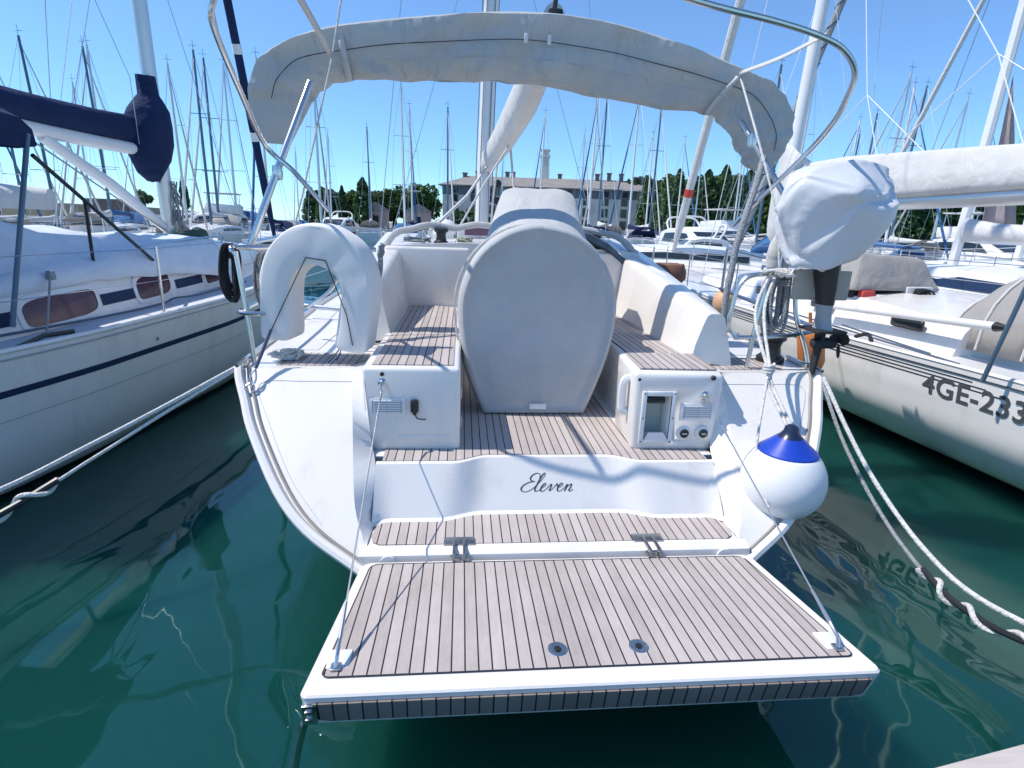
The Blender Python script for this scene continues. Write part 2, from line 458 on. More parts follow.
bm = BM(); secs = []
full = [(-u, z) for u, z in EDGE[::-1]] + EDGE[1:]
secs.append([(u, tv(z), z) for u, z in full])
for v in (4.4, 5.2, 6, 7, 8, 9, 10, 11, 12, 12.8, 13.6, 14.4, 15):
    hb, zs = hbeam(v), sheer(v); zk = .1 - .5 * min(1, (v - 3.6) / 4) + max(0, v - 11) * .12
    secs.append([(u * hb / 2, v, zk + (z - .1) / 1.1 * (zs - zk)) for u, z in full])
loft(bm, secs, closed=False)
hull = hp('hull', bm, M['gel'])
for s in (-1, 1):
    bm = BM(); tube(bm, [(s * (u - .012), tv(z) - .004, z + .006) for u, z in EDGE if z > .2], .030, 8)
    hp('rub_rail', bm, M['gel'], hull)
    bm = BM(); tube(bm, [(s * (u - .070), tv(z) - .001, z + .012) for u, z in EDGE if z > .3], .009, 6)
    hp('gutter', bm, M['groove'], hull)

INN = [(1.065, .42), (1.075, .46), (1.12, .53), (1.15, .60), (1.175, .70), (1.21, .88), (1.245, 1.06), (1.27, 1.18), (1.275, 1.2)]
INN = [(p.x, p.z) for p in spline([(a, 0, c) for a, c in INN], 3)]
def lerp_curve(C, z):
    for (u0, a), (u1, b_) in zip(C, C[1:]):
        if z <= b_: return u0 + (u1 - u0) * (z - a) / max(1e-6, b_ - a)
    return C[-1][0]
BACK = [(1.06, 2.62, .42), (1.055, 2.70, .452), (1.05, 2.92, .46), (1.05, 3.0, .60), (1.06, 3.09, .72), (1.11, 3.28, .80), (1.13, 3.29, 1.0), (1.145, 3.30, 1.2), (1.155, 3.34, 1.27)]
BACK = spline(BACK, 3)
for s in (-1, 1):
    bm = BM(); secs = []
    for i in range(25):
        z = .42 + (1.2 - .42) * i / 24
        a, b_ = lerp_curve(INN, z), lerp_curve(EDGE[2:], z) - .012
        secs.append([(s * (a + (b_ - a) * k / 6), tv(z), z) for k in range(7)])
    loft(bm, secs, closed=False)
    # rounded roll from the transom face into the recess
    strip(bm, [(s * u, tv(z), z) for u, z in INN], [(s * p.x, p.y, p.z) for p in BACK])
    hp('transom_quarter', bm, M['gel'], smooth=50)
for s in (-1, 1):
    bm = BM(); P = [(s * lerp_curve(INN, 1.135), tv(1.135) - .001, 1.136), (s * 1.55, tv(1.135) - .001, 1.136), (s * (lerp_curve(EDGE[2:], 1.12) - .13), tv(1.12) - .001, 1.121), (s * (lerp_curve(EDGE[2:], .95) - .125), tv(.95) - .001, .951), (s * (lerp_curve(EDGE[2:], .7) - .12), tv(.7) - .001, .701), (s * (lerp_curve(EDGE[2:], .52) - .12), tv(.52) - .001, .521)]
    tube(bm, spline(P, 5), .0018, 4); hp('moulding_seam', bm, M['vent'])
bm = BM()
low = [(u, z) for u, z in full if z <= .421]
n = len(low); strip(bm, [(u, tv(z), z) for u, z in low], [(u, tv(.42), .42) for u, z in low])
hp('lower_transom', bm, M['gel'])
# deck
bm = BM()
vs = [3.585, 4.0, 4.5, 5, 5.5, 6]
for s in (-1, 1):
    A = [(s * (1.275 if i == 0 else 1.10), v, sheer(v)) for i, v in enumerate(vs)]
    strip(bm, A, [(s * (hbeam(v)), v, sheer(v)) for v in vs])
    poly(bm, [(s * 1.10, 3.30, 1.27), (s * 1.275, 3.585, 1.2), (s * 1.10, 4.0, 1.2)])
vs = [6, 7, 8, 9, 10, 11, 12, 13, 13.6, 14.4, 15]
strip(bm, [(-hbeam(v), v, sheer(v)) for v in vs], [(hbeam(v), v, sheer(v)) for v in vs])
deck = hp('deck', bm, M['gel'])
for s in (-1, 1):
    bm = BM(); pts = [(s * 1.30, 3.66), (s * 1.78, 3.66), (s * 1.80, 4.02), (s * 1.22, 4.02), (s * 1.22, 3.8)]
    prism(bm, [(a, b_, 1.2) for a, b_ in pts], (0, 0, .006)); hp('teak_pad', bm, M['teak'], deck, smooth=0)
    bm = BM(); prism(bm, [(s * (hbeam(v) - .12), v, sheer(v)) for v in (4.12, 4.6, 5.2, 5.9)] + [(s * 1.62, v, sheer(v)) for v in (5.9, 5.2, 4.6, 4.12)], (0, 0, .004)); hp('nonskid_pad', bm, M['gel_grey'], deck, smooth=0)
    bm = BM(); tube(bm, [(s * (hbeam(v) - .02), v, sheer(v) + .015) for v in (3.62, 4.2, 5, 6, 7, 8, 9, 10, 11, 12, 13, 14, 14.9)], .022, 6); hp('toe_rail', bm, M['alu'], deck)

# step with the name
def vt(u):   # top edge of the riser, recessed in the middle
    a = abs(u); k = min(1, max(0, (a - .38) / .22)); k = k * k * (3 - 2 * k); return 3.18 - .09 * k
def vb(u):
    a = abs(u); k = min(1, max(0, (a - .42) / .26)); k = k * k * (3 - 2 * k); return 3.005 - .075 * k
us = [-1.06 + 2.12 * i / 60 for i in range(61)]
bm = BM(); secs = []
for u in us:
    k = max(0, (abs(u) - .96) / .1); b_ = -.06 * k * k
    secs.append([(u, vb(u) - .03 + b_, .452), (u, vb(u) + b_, .462), (u, vb(u) + .02 + b_, .50), (u, vt(u) - .012, .715), (u, vt(u) + .002, .738), (u, vt(u) + .022, .744), (u, vt(u) + .03, .744)])
loft(bm, secs, closed=False)
riser = hp('stern_step', bm, M['gel'], smooth=40)
STRO = [
 [(.66, .84), (.60, .97), (.44, 1.02), (.28, .92), (.24, .74), (.34, .60), (.50, .56), (.30, .52), (.10, .38), (.02, .18), (.12, .02), (.34, -.02), (.54, .12), (.66, .30), (.80, .62), (.87, .92), (.82, 1.03), (.74, .90), (.70, .50), (.69, .14), (.76, .0), (.90, .06), (1.02, .20), (1.12, .34), (1.09, .44), (1.0, .38), (.96, .18), (1.02, .01), (1.14, .02), (1.26, .18), (1.33, .38), (1.40, .36), (1.41, .16), (1.43, .02), (1.53, .14), (1.62, .38), (1.64, .42), (1.70, .30), (1.82, .22), (1.93, .36), (1.89, .45), (1.80, .38), (1.76, .18), (1.83, .01), (1.95, .02), (2.08, .2), (2.15, .39), (2.17, .2), (2.15, .0)],
 [(2.15, .1), (2.24, .32), (2.34, .40), (2.37, .24), (2.35, .05), (2.43, -.01), (2.54, .10)],
 [(.66, .84), (.70, .78), (.66, .74)]]
bm = BM()
for st in STRO:
    P = spline([(a, b_, 0) for a, b_ in st], 6)
    L_, R_ = [], []
    for i, p in enumerate(P):
        d = (P[min(i + 1, len(P) - 1)] - P[max(i - 1, 0)]).normalized()
        down = max(0, -d.y * .9 - d.x * .1)
        wd = .011 + .022 * down
        nr = Vector((-d.y, d.x, 0))
        for q, lst in ((p + nr * wd, L_), (p - nr * wd, R_)):
            x = (q.x + q.y * .42) * .132 - .186; z = .560 + q.y * .092
            yb = 3.035 + (z - .5) * (3.168 - 3.025) / (.715 - .5) - .012
            lst.append((x, yb, z))
    strip(bm, L_, R_)
hp('boat_name', bm, M['dark_stripe'], riser, smooth=0, solid=.002)
# tread
bm = BM()
poly(bm, [(-1.06, 2.63, .442), (1.06, 2.63, .442), (1.06, 3.1, .442), (-1.06, 3.1, .442)])
loft(bm, [[(u, 2.66, .452), (u, 2.62, .452), (u, 2.585, .435), (u, 2.575, .36)] for u in (-1.085, -.5, 0, .5, 1.085)], closed=False)
tread = hp('bottom_step', bm, M['gel'])
bm = BM()
fr = [(1.0, 2.66), (.62, 2.665), (.58, 2.70), (.44, 2.70), (.40, 2.665)]
outline = [(-1.045, 2.76), (-1.03, 2.70), (-.98, 2.668)] + [(-.70, 2.664), (.98, 2.664), (1.03, 2.70), (1.045, 2.76)] + [(u, vb(u) - .03) for u in us[::-1] if abs(u) < 1.04]
prism(bm, [(a, b_, .447) for a, b_ in outline], (0, 0, .006)); hp('step_teak', bm, M['teak'], tread, smooth=0)
for s in (-1, 1):
    for k in (-.0,):
        bm = BM(); lathe(bm, [(.0, .006), (.03, .006), (.04, 0), (.04, -.012), (.0, -.012)], (s * .93, 2.578, .405), 'Y', 20); hp('drain_fitting', bm, M['white_plastic'], tread)
# cockpit sole
bm = BM(); box(bm, (-1.1, 3.2, .70), (1.1, 6.0, .741)); cock = hp('cockpit_floor', bm, M['gel'], smooth=0)
bm = BM(); outline = [(u, vt(u) + .028) for u in us if abs(u) < 1.035] + [(1.03, 3.30), (.6, 3.4), (.6, 5.95), (-.553, 5.95), (-.553, 3.4), (-1.03, 3.30)]
prism(bm, [(a, b_, .742) for a, b_ in outline], (0, 0, .006)); hp('floor_teak', bm, M['teak'], cock, smooth=0)
# benches and lockers
bm = BM(); box(bm, (-1.16, 3.30, .735), (-.555, 5.96, 1.285), .025, 3); benchL = hp('bench', bm, M['gel'])
bm = BM(); prism(bm, [(-1.105, 3.36, 1.284), (-.60, 3.36, 1.284), (-.60, 5.6, 1.284), (-.66, 5.85, 1.284), (-.80, 5.93, 1.284), (-1.105, 5.93, 1.284)], (0, 0, .008)); hp('bench_teak', bm, M['teak'], benchL, smooth=0)
bm = BM()
for z in (1.05, .85): box(bm, (-.552, 3.42, z), (-.546, 3.46, z + .07), .002)
hp('hinge', bm, M['steel'], benchL)
bm = BM(); hexa(bm, [(.575, 3.29, .735), (1.135, 3.28, .735), (1.15, 3.80, .735), (.60, 3.80, .735), (.555, 3.29, 1.27), (1.145, 3.27, 1.27), (1.155, 3.80, 1.285), (.585, 3.80, 1.285)], .03, 3)
locker = hp('stern_locker', bm, M['gel'])
bm = BM(); prism(bm, [(.61, 3.36, 1.276), (1.12, 3.345, 1.276), (1.13, 3.75, 1.287), (.625, 3.75, 1.287)], (0, 0, .009)); hp('locker_teak', bm, M['teak'], locker, smooth=0)
bm = BM(); box(bm, (.66, 3.82, .735), (1.125, 5.96, 1.25), .025, 3); benchR = hp('bench', bm, M['gel'])
bm = BM(); prism(bm, [(.69, 3.86, 1.249), (1.105, 3.86, 1.249), (1.105, 5.93, 1.249), (.69, 5.93, 1.249)], (0, 0, .008)); hp('bench_teak', bm, M['teak'], benchR, smooth=0)
# details on locker faces
def vent(u0, z0_, w, h, par, y=3.286, frame=True):
    bm = BM(); 
    box(bm, (u0, y - .012, z0_), (u0 + w, y + .01, z0_ + h), .006)
    vv = hp('vent', bm, M['white_plastic'], par)
    return vv, (u0, z0_, w, h, y)
def louvres(q):
    u0, z0_, w, h, y = q; bm = BM(); ns = 6
    for k in range(ns):
        z = z0_ + h * .2 + h * .62 * k / (ns - 1)
        for a, b_ in ((.14, .49), (.51, .86)):
            box(bm, (u0 + w * a, y - .018, z - .0035), (u0 + w * b_, y - .010, z + .0035))
    return bm
for par, u0, z0_, w, h, y in ((benchL, -1.125, .975, .23, .118, 3.300), (locker, .875, .950, .235, .122, 3.279)):
    bm = BM(); box(bm, (u0, y - .008, z0_), (u0 + w, y + .01, z0_ + h), .005); vv = hp('vent', bm, M['white_plastic'], par)
    bm = BM(); box(bm, (u0 + .022, y - .0095, z0_ + .018), (u0 + w - .022, y + .004, z0_ + h - .018)); sv = hp('louvre_shadow', bm, M['vent'], par, smooth=0)  # grey plate painted as the shadow between the louvres
    sv.name = 'louvre_shade'
    hp('vent_slats', louvres((u0, z0_, w, h, y + .004)), M['white_plastic'], par, smooth=0)
def disc(u, z, r, y, m, par, name, d=.012, prof=None):
    bm = BM(); lathe(bm, prof or [(.0, -d), (r * .8, -d), (r, -d * .6), (r, .006), (0, .006)], (u, y, z), 'Y', 24); return hp(name, bm, m, par)
disc(-1.035, 1.245, .013, 3.30, M['black'], benchL, 'light')
bm = BM(); box(bm, (-.865, 3.265, 1.0), (-.815, 3.302, 1.085), .012, 2); box(bm, (-.853, 3.27, .985), (-.827, 3.30, 1.01), .006); hp('socket', bm, M['black'], benchL)
bm = BM(); tube(bm, spline([(-.84, 3.285, .99), (-.82, 3.27, .965), (-.77, 3.28, .955)], 5), .004, 6); hp('socket_cord', bm, M['black'], benchL)
bm = BM(); hexa(bm, [(-.95, 3.298, .80), (-.62, 3.298, .80), (-.62, 3.310, .80), (-.95, 3.310, .80), (-.95, 3.296, .845), (-.62, 3.296, .845), (-.62, 3.310, .845), (-.95, 3.310, .845)], .006); hp('kick_panel', bm, M['gel'], benchL)
# shower niche: a frame of four bars round a recessed box
y = 3.279
bm = BM()
x0, x1, za, zb = .615, .842, .79, 1.15
box(bm, (x0, y - .010, za), (x0 + .03, y + .008, zb), .004); box(bm, (x1 - .03, y - .010, za), (x1, y + .008, zb), .004)
box(bm, (x0 + .03, y - .010, zb - .03), (x1 - .03, y + .008, zb), .004); box(bm, (x0 + .03, y - .010, za), (x1 - .03, y + .008, za + .03), .004)
fr_ = hp('shower_frame', bm, M['white_plastic'], locker)
xa, xb, zc, zd = x0 + .03, x1 - .03, za + .03, zb - .03
cutb = BM(); box(cutb, (xa, y - .1, zc), (xb, y + .16, zd)); cut = obj('cutter', cutb, M['gel'], locker)
mo = locker.modifiers.new('b', 'BOOLEAN'); mo.object = cut; mo.operation = 'DIFFERENCE'
bpy.context.view_layer.update()
nm = bpy.data.meshes.new_from_object(locker.evaluated_get(bpy.context.evaluated_depsgraph_get()))
locker.modifiers.clear(); locker.data = nm; bpy.data.objects.remove(cut)
bm = BM(); box(bm, (xa + .002, y + .150, zc + .002), (xb - .002, y + .157, zd - .002)); hp('niche_back', bm, mat('niche', (.50, .56, .50), .5, var=.12), locker, smooth=0)  # back plate tinted grey-green: the shade inside the niche is in its colour
bm = BM(); box(bm, (xa + .015, y + .02, zd - .06), (xb - .03, y + .07, zd - .02), .008); tube(bm, [(xa + .035, y + .02, zd - .04), (xb - .045, y + .0, zd - .035)], .010, 8); hp('shower_head', bm, M['black'], fr_)
bm = BM(); hexa(bm, [(xa + .005, y - .012, zc), (xb - .005, y - .012, zc), (xb - .005, y - .008, zc), (xa + .005, y - .008, zc), (xa + .03, y - .010, zc + .05), (xb - .035, y - .010, zc + .05), (xb - .035, y - .008, zc + .05), (xa + .03, y - .008, zc + .05)]); hp('shower_sill', bm, M['white_plastic'], fr_)
bm = BM()
for a in (x0 + .014, x1 - .014):
    for c in (za + .015, (za + zb) / 2, zb - .015): lathe(bm, [(0, -.004), (.005, -.003), (.005, .002), (0, .002)], (a, y - .010, c), 'Y', 8)
hp('screws', bm, M['black'], fr_)
for u in (.915, 1.045):
    disc(u, .865, .050, y, M['white_plastic'], locker, 'deck_filler', .014)
    k = disc(u + .004, .865, .030, y - .013, M['black'], locker, 'filler_cap', .012)
    bm = BM(); box(bm, (u - .012, y - .032, .861), (u + .018, y - .022, .869), .002); hp('filler_grip', bm, M['grey_plastic'], k)
disc(1.07, 1.245, .016, 3.272, M['black'], locker, 'light')
disc(.59, 1.225, .012, 3.30, M['black'], locker, 'button')
bm = BM(); lathe(bm, [(0, -.03), (.016, -.03), (.018, -.012), (.03, -.004), (.03, .004), (0, .004)], (1.03, 3.275, 1.125), 'Y', 14); lathe(bm, [(0, -.026), (.012, -.026), (.014, 0), (0, 0)], (1.022, 3.272, 1.085), 'Y', 12); hp('cable_eye', bm, M['steel'], locker)
bm = BM(); lathe(bm, [(0, -.026), (.013, -.026), (.016, -.01), (.028, -.003), (.028, .004), (0, .004)], (-1.035, 3.30, 1.19), 'Y', 14); tube(bm, [(-1.035, 3.275, 1.205), (-1.03, 3.262, 1.18), (-1.035, 3.255, 1.15)], .008, 8); hp('cable_eye', bm, M['steel'], benchL)
bm = BM(); tube(bm, spline([(.575, 3.42, 1.20), (.535, 3.42, 1.19), (.525, 3.43, 1.12), (.53, 3.44, 1.02), (.54, 3.44, .97), (.585, 3.44, .955)], 4), .028, 8); hp('locker_handle', bm, M['white_plastic'], locker)

# coamings
for s in (-1, 1):
    bm = BM(); secs = []
    v0 = 3.76 if s > 0 else 4.4
    for v in (v0, v0 + .08, v0 + .5, 4.95, 5.4, 6.0, 6.6, 7.2):
        zt = 1.555 + (v - 3.55) * .128; k = 0 if v > v0 + .03 else 1
        g = min(1, (v - 3.55) / 2.5) * .18; q = [(1.11, v - .02 * k, 1.235), (1.14, v, 1.36), (1.19, v + .01, zt - .07), (1.215, v + .02 * k, zt - .015), (1.245, v + .03 * k, zt), (1.30 + g, v + .03 * k, zt - .004), (1.335 + g, v + .03 * k, zt - .03), (1.375 + g, v + .02, zt - .18), (1.42 + g, v, 1.20)]
        secs.append([(s * a, b_, c) for a, b_, c in q])
    loft(bm, secs); hp('coaming', bm, M['gel'], smooth=42)
# bulkhead, companionway, coachroof
bm = BM()
for a, b_ in ((-1.36, -.47), (.47, 1.36)):
    bm = BM(); box(bm, (a, 5.95, 1.1), (b_, 6.02, 1.90), .03, 3); hp('bulkhead', bm, M['gel'])
bm = BM(); box(bm, (-.47, 6.0, .75), (.47, 6.04, 1.93)); hp('companionway', bm, M['dark'])  # dark panel painted as the shade of the open cabin behind the gap
bm = BM(); secs = []
for v, w, zt in ((5.98, 1.42, 1.93), (7, 1.40, 1.95), (8.5, 1.30, 1.92), (10, 1.08, 1.84), (11.3, .8, 1.68), (12, .6, 1.45)):
    secs.append([(-w - .12, v, 1.25), (-w - .04, v, zt - .12), (-w + .08, v, zt - .03), (-w * .4, v, zt + .02), (w * .4, v, zt + .02), (w - .08, v, zt - .03), (w + .04, v, zt - .12), (w + .12, v, 1.25)])
loft(bm, secs); roof = hp('coachroof', bm, M['gel'])
bm = BM(); tube(bm, [(a + .02 * fnz(a * 5), b_, c + .03 * fnz(a * 4, 3)) for a, b_, c in spline([(-1.42, 6.2, 1.80), (-1.36, 6.15, 1.90), (-1.24, 6.15, 2.04), (-1.02, 6.2, 2.10), (-.7, 6.25, 2.11), (-.3, 6.25, 2.13), (.3, 6.25, 2.14), (.8, 6.25, 2.12), (1.15, 6.2, 2.06), (1.36, 6.15, 1.92), (1.42, 6.2, 1.80)], 6)], [.035 + .012 * abs(fnz(i * .3)) for i in range(61)], 10)
hp('folded_sprayhood', bm, M['canvas_light'])
bm = BM(); secs = []
for a, zt in ((.62, 2.10), (.8, 2.08), (1.0, 1.99), (1.2, 1.84), (1.32, 1.78)):
    secs.append([(a, 5.92, zt - .06), (a, 5.94, zt), (a + .02, 6.02, zt + .01), (a + .05, 6.2, zt - .03), (a + .03, 6.2, zt - .1), (a, 6.0, zt - .09)])
loft(bm, secs); hp('sprayhood_window', bm, M['slate'])
def winch(u, v, z, par=None, sc_=1):
    bm = BM(); lathe(bm, [(.085 * sc_, 0), (.085 * sc_, .03 * sc_), (.06 * sc_, .05 * sc_), (.052 * sc_, .10 * sc_), (.06 * sc_, .13 * sc_), (.08 * sc_, .145 * sc_), (.08 * sc_, .175 * sc_), (.03 * sc_, .185 * sc_), (0, .185 * sc_)], (u, v, z), 'Z', 20)
    return hp('winch', bm, M['black'], par)
winch(-.78, 6.2, 1.92, roof, .95); winch(.95, 6.3, 1.92, roof, .9)
bm = BM(); 
for k in range(7):
    tube(bm, spline([(-.62 + .18 * rnd.random(), 6.15 + .1 * rnd.random(), 1.95 + .05 * rnd.random()) for _ in range(5)], 5), .012, 6)
hp('rope_tail', bm, rope_mat('olive_rope', (.55, .58, .42), (.25, .27, .2)), roof)
bm = BM(); 
for k in range(5):
    tube(bm, spline([(-1.18 + .3 * rnd.random(), 6.12 + .12 * rnd.random(), 1.94 + .05 * rnd.random()) for _ in range(4)], 5), .011, 6)
hp('rope_tail', bm, M['rope_grey'], roof)
bm = BM(); lathe(bm, [(.0, .20), (.10, .17), (.16, .10), (.17, 0), (0, 0)], (-.78, 7.9, 2.0), 'Z', 18); hp('roof_vent', bm, M['white_plastic'], roof)
bm = BM(); box(bm, (-.62, 7.6, 1.95), (.5, 8.3, 2.13), .03); hp('hatch_garage', bm, M['gel_grey'], roof)
bm = BM(); box(bm, (-.52, 7.59, 2.0), (.42, 7.60, 2.10)); hp('hatch_board', bm, mat('purple_hatch', (.16, .08, .13), .2), roof)

# mast and boom
bm = BM(); tube(bm, [(-.24, 9.6, 1.85), (-.20, 9.6, 3.1), (-.12, 9.6, 6), (.02, 9.6, 12), (.12, 9.6, 17.5)], .115, 14); mast = hp('mast', bm, M['alu_white'])
for z, w in ((7.2, 1.1), (11.6, .9)):
    for s in (-1, 1):
        bm = BM(); tube(bm, [(-.1, 9.6, z), (-.1 + s * w, 9.3, z + .12)], [.045, .025], 8); hp('spreader', bm, M['alu_white'], mast)
bm = BM()
for k in range(6):
    a = k / 6 * math.pi * 2
    tube(bm, [(-.2 + .15 * math.cos(a), 9.6 + .15 * math.sin(a), 1.95), (-.2 + .13 * math.cos(a), 9.6 + .13 * math.sin(a), 3.2), (-.1 + .12 * math.cos(a), 9.6 + .12 * math.sin(a), 7)], .009, 5)
hp('halyards', bm, M['rope_grey'], mast)
bm = BM(); secs = []
for v, u, z, w, h in ((9.45, -.17, 3.08, .10, .13), (9.2, -.14, 3.12, .13, .18), (8, .02, 3.32, .15, .22), (6.8, .14, 3.52, .16, .24), (5.6, .20, 3.72, .14, .20), (5.2, .20, 3.80, .10, .14)):
    secs.append([(u + w * math.cos(2 * math.pi * k / 14), v, z + h * math.sin(2 * math.pi * k / 14)) for k in range(14)])
loft(bm, secs); boom = hp('boom', bm, M['canvas_white'])
bm = BM(); box(bm, (.11, 4.9, 3.70), (.23, 5.1, 3.80), .02); tube(bm, [(.17, 5.0, 3.8), (.19, 5.0, 4.0)], .02, 8); tube(bm, [(.19, 5.0, 3.98), (.2, 5.2, 4.6), (.1, 9.4, 17)], .006, 5); hp('topping_lift', bm, M['black'], boom)
bm = BM()
tube(bm, [(-.12, 9.3, 3.1), (-.5, 7.9, 2.5), (-.93, 6.7, 2.05)], .022, 6)
tube(bm, [(.1, 8.1, 3.15), (.16, 8.0, 2.6), (.42, 7.6, 2.05)], .018, 6)
tube(bm, [(-.05, 8.5, 3.0), (-.1, 8.6, 2.5), (-.12, 8.7, 2.05)], .016, 6)
tube(bm, [(.08, 7.8, 3.2), (-.3, 7.2, 2.6), (-.62, 6.9, 2.05)], .012, 6)
hp('mainsheet', bm, M['rope'], boom)
bm = BM()
for z in (2.3, 2.5, 2.75): lathe(bm, [(0, -.04), (.06, -.03), (.06, .03), (0, .04)], (-.02, 8.9, z), 'Y', 12)
hp('blocks', bm, M['black'], boom)
bm = BM()
for s in (-1, 1):
    tube(bm, [(s * 1.95, 9.3, 1.35), (-.1 + s * 1.1, 9.3, 7.3), (0, 9.55, 16.8)], .006, 5)
    tube(bm, [(s * 1.85, 9.1, 1.35), (-.1, 9.5, 7.1)], .005, 5)
tube(bm, [(0, 14.9, 1.6), (.1, 9.7, 17.3)], .03, 6)
hp('rigging', bm, M['wire'], mast)

# swim platform
def pz(v): return .42 + (2.555 - v) * .0915
def hwid(v): return 1.065 + (2.555 - v) * .0605
bm = BM()
def plat_outline(ins_s, ins_f, ins_b, rad, nb=6):
    vf, vbk = 1.62 + ins_f, 2.555 - ins_b
    pts = []
    hwf, hwb = hwid(vf) - ins_s, hwid(vbk) - ins_s
    def arc(cx, cy, a0, a1, r):
        return [(cx + r * math.cos(R(a0 + (a1 - a0) * k / nb)), cy + r * math.sin(R(a0 + (a1 - a0) * k / nb))) for k in range(nb + 1)]
    rf = min(rad, .03)
    pts += arc(-hwb + rad, vbk - rad, 180, 90, rad) + arc(hwb - rad, vbk - rad, 90, 0, rad)
    pts += arc(hwf - rf, vf + rf, 0, -90, rf) + arc(-hwf + rf, vf + rf, -90, -180, rf)
    return pts
O0 = plat_outline(.006, .006, .006, .06); O1 = plat_outline(0, 0, 0, .06); O2 = plat_outline(.02, .02, .02, .06); O3 = plat_outline(.05, .055, .03, .06)
secs = [[(a, b_, pz(b_) + d) for a, b_ in o] for o, d in ((O3, -.145), (O2, -.140), (O1, -.018), (O1, -.008), (O0, 0))]
loft(bm, secs)
plat = hp('swim_platform', bm, M['gel'], smooth=30)
OT = plat_outline(.052, .090, .028, .05)
bm = BM(); prism(bm, [(a, b_, pz(b_) - .001) for a, b_ in OT], (0, 0, .005)); hp('platform_teak', bm, M['teak'], plat, smooth=0)
bm = BM(); tube(bm, [(a, b_, pz(b_) + .003) for a, b_ in OT], .0042, 4, closed=True); hp('teak_edge', bm, M['dark_stripe'], plat, smooth=0)
bm = BM(); prism(bm, [(-1.075, 1.612, pz(1.62) - .030), (1.075, 1.612, pz(1.62) - .030), (1.06, 1.628, pz(1.62) - .115), (1.02, 1.629, pz(1.62) - .125), (-1.02, 1.629, pz(1.62) - .125), (-1.06, 1.628, pz(1.62) - .115)], (0, .012, 0)); hp('teak_end_strip', bm, M['teak_shaded'], plat, smooth=0)
for u in (-.15, .19):
    bm = BM(); z = pz(1.815) + .004
    lathe(bm, [(.0, -.004), (.014, -.004), (.016, .003), (.034, .006), (.041, .003), (.041, -.004), (0, -.0045)], (u, 1.815, z), 'Z', 24); k = hp('lifting_ring', bm, M['steel'], plat)
    bm = BM(); lathe(bm, [(0, .006), (.014, .006), (.014, 0), (0, 0)], (u, 1.815, z), 'Z', 16); hp('ring_centre', bm, M['black'], k)
for s in (-1, 1):
    bm = BM(); u = s * 1.02
    box(bm, (u - .045, 1.715, pz(1.8) - .002), (u + .045, 1.855, pz(1.8) + .008), .003); pe = hp('pad_plate', bm, M['white_plastic'], plat)
    bm = BM(); box(bm, (u - .02, 1.735, pz(1.76) + .008), (u + .02, 1.775, pz(1.76) + .018), .004); tube(bm, [(u, 1.75, pz(1.76) + .01), (u + .004, 1.77, pz(1.76) + .05), (u + .004, 1.83, pz(1.76) + .075)], .008, 8); hp('shackle', bm, M['steel'], pe)
for s in (-1, 1):
    u = s * .535 - .02
    bm = BM()
    box(bm, (u - .085, 2.645, .452), (u + .085, 2.715, .464), .003)
    box(bm, (u - .035, 2.545, .455), (u - .020, 2.68, .474), .004); box(bm, (u + .020, 2.545, .455), (u + .035, 2.68, .474), .004)
    box(bm, (u - .035, 2.53, .40), (u - .020, 2.56, .474), .004); box(bm, (u + .020, 2.53, .40), (u + .035, 2.56, .474), .004)
    tube(bm, [(u - .045, 2.556, .445), (u + .045, 2.556, .445)], .010, 10)
    hp('hinge', bm, M['steel_dark'], plat)
# folded ladder end hanging at the port corner
bm = BM()
tube(bm, spline([(-1.10, 1.66, .40), (-1.125, 1.64, .34), (-1.15, 1.63, .24), (-1.17, 1.62, .10), (-1.18, 1.62, -.15)], 5), .017, 8)
hp('boarding_ladder', bm, M['steel'], plat)
bm = BM(); box(bm, (-1.115, 1.61, .385), (-1.06, 1.64, .47), .006); box(bm, (-1.10, 1.60, .40), (-1.075, 1.615, .42), .003); box(bm, (-1.10, 1.60, .44), (-1.075, 1.615, .455), .003); hp('ladder_latch', bm, M['steel'], plat)
for s, top in ((-1, (-1.035, 3.255, 1.15)), (1, (1.03, 3.25, 1.12))):
    e = (s * 1.02 + .004, 1.83, pz(1.76) + .075)
    bm = BM(); tube(bm, [top, e], .0042, 6); pc = hp('platform_cable', bm, M['wire'])
    a, b_ = Vector(top), Vector(e)
    bm = BM(); tube(bm, [b_, b_.lerp(a, .10)], [.009, .006], 8); hp('cable_end', bm, M['steel'], pc); bm = BM(); tube(bm, [a, a.lerp(b_, .07)], [.008, .005], 8); hp('cable_end', bm, M['steel'], pc)

# pushpit rails
bm = BM()
tube(bm, spline([(-1.94, 3.72, 1.2), (-1.96, 3.73, 1.5), (-2.0, 3.75, 1.93)], 4), .0165, 10)
tube(bm, spline([(-2.0, 3.75, 1.90), (-2.03, 3.76, 1.95), (-2.03, 3.9, 1.96), (-2.06, 4.6, 1.98), (-2.08, 5.4, 2.0)], 6), .0165, 10)
tube(bm, spline([(-2.0, 3.76, 1.955), (-1.85, 3.86, 1.95), (-1.5, 4.1, 1.94), (-1.2, 4.3, 1.94)], 5), .0165, 10)
tube(bm, spline([(-1.72, 3.78, 1.53), (-1.94, 3.70, 1.54), (-2.02, 3.75, 1.55), (-2.0, 3.95, 1.555), (-2.06, 5.4, 1.6)], 6), .0145, 10)
tube(bm, [(-2.08, 5.4, 1.22), (-2.08, 5.4, 2.0)], .0145, 10)
tube(bm, [(-1.30, 4.1, 1.22), (-1.42, 4.15, 1.94)], .0145, 10)
tube(bm, [(-1.85, 4.5, 1.48), (-1.20, 4.28, 1.46)], .018, 10)
tube(bm, spline([(-1.72, 4.3, 1.5), (-1.55, 4.25, 1.62), (-1.45, 4.2, 1.75)], 4), .013, 10)
pushL = hp('pushpit', bm, M['steel'])
bm = BM()
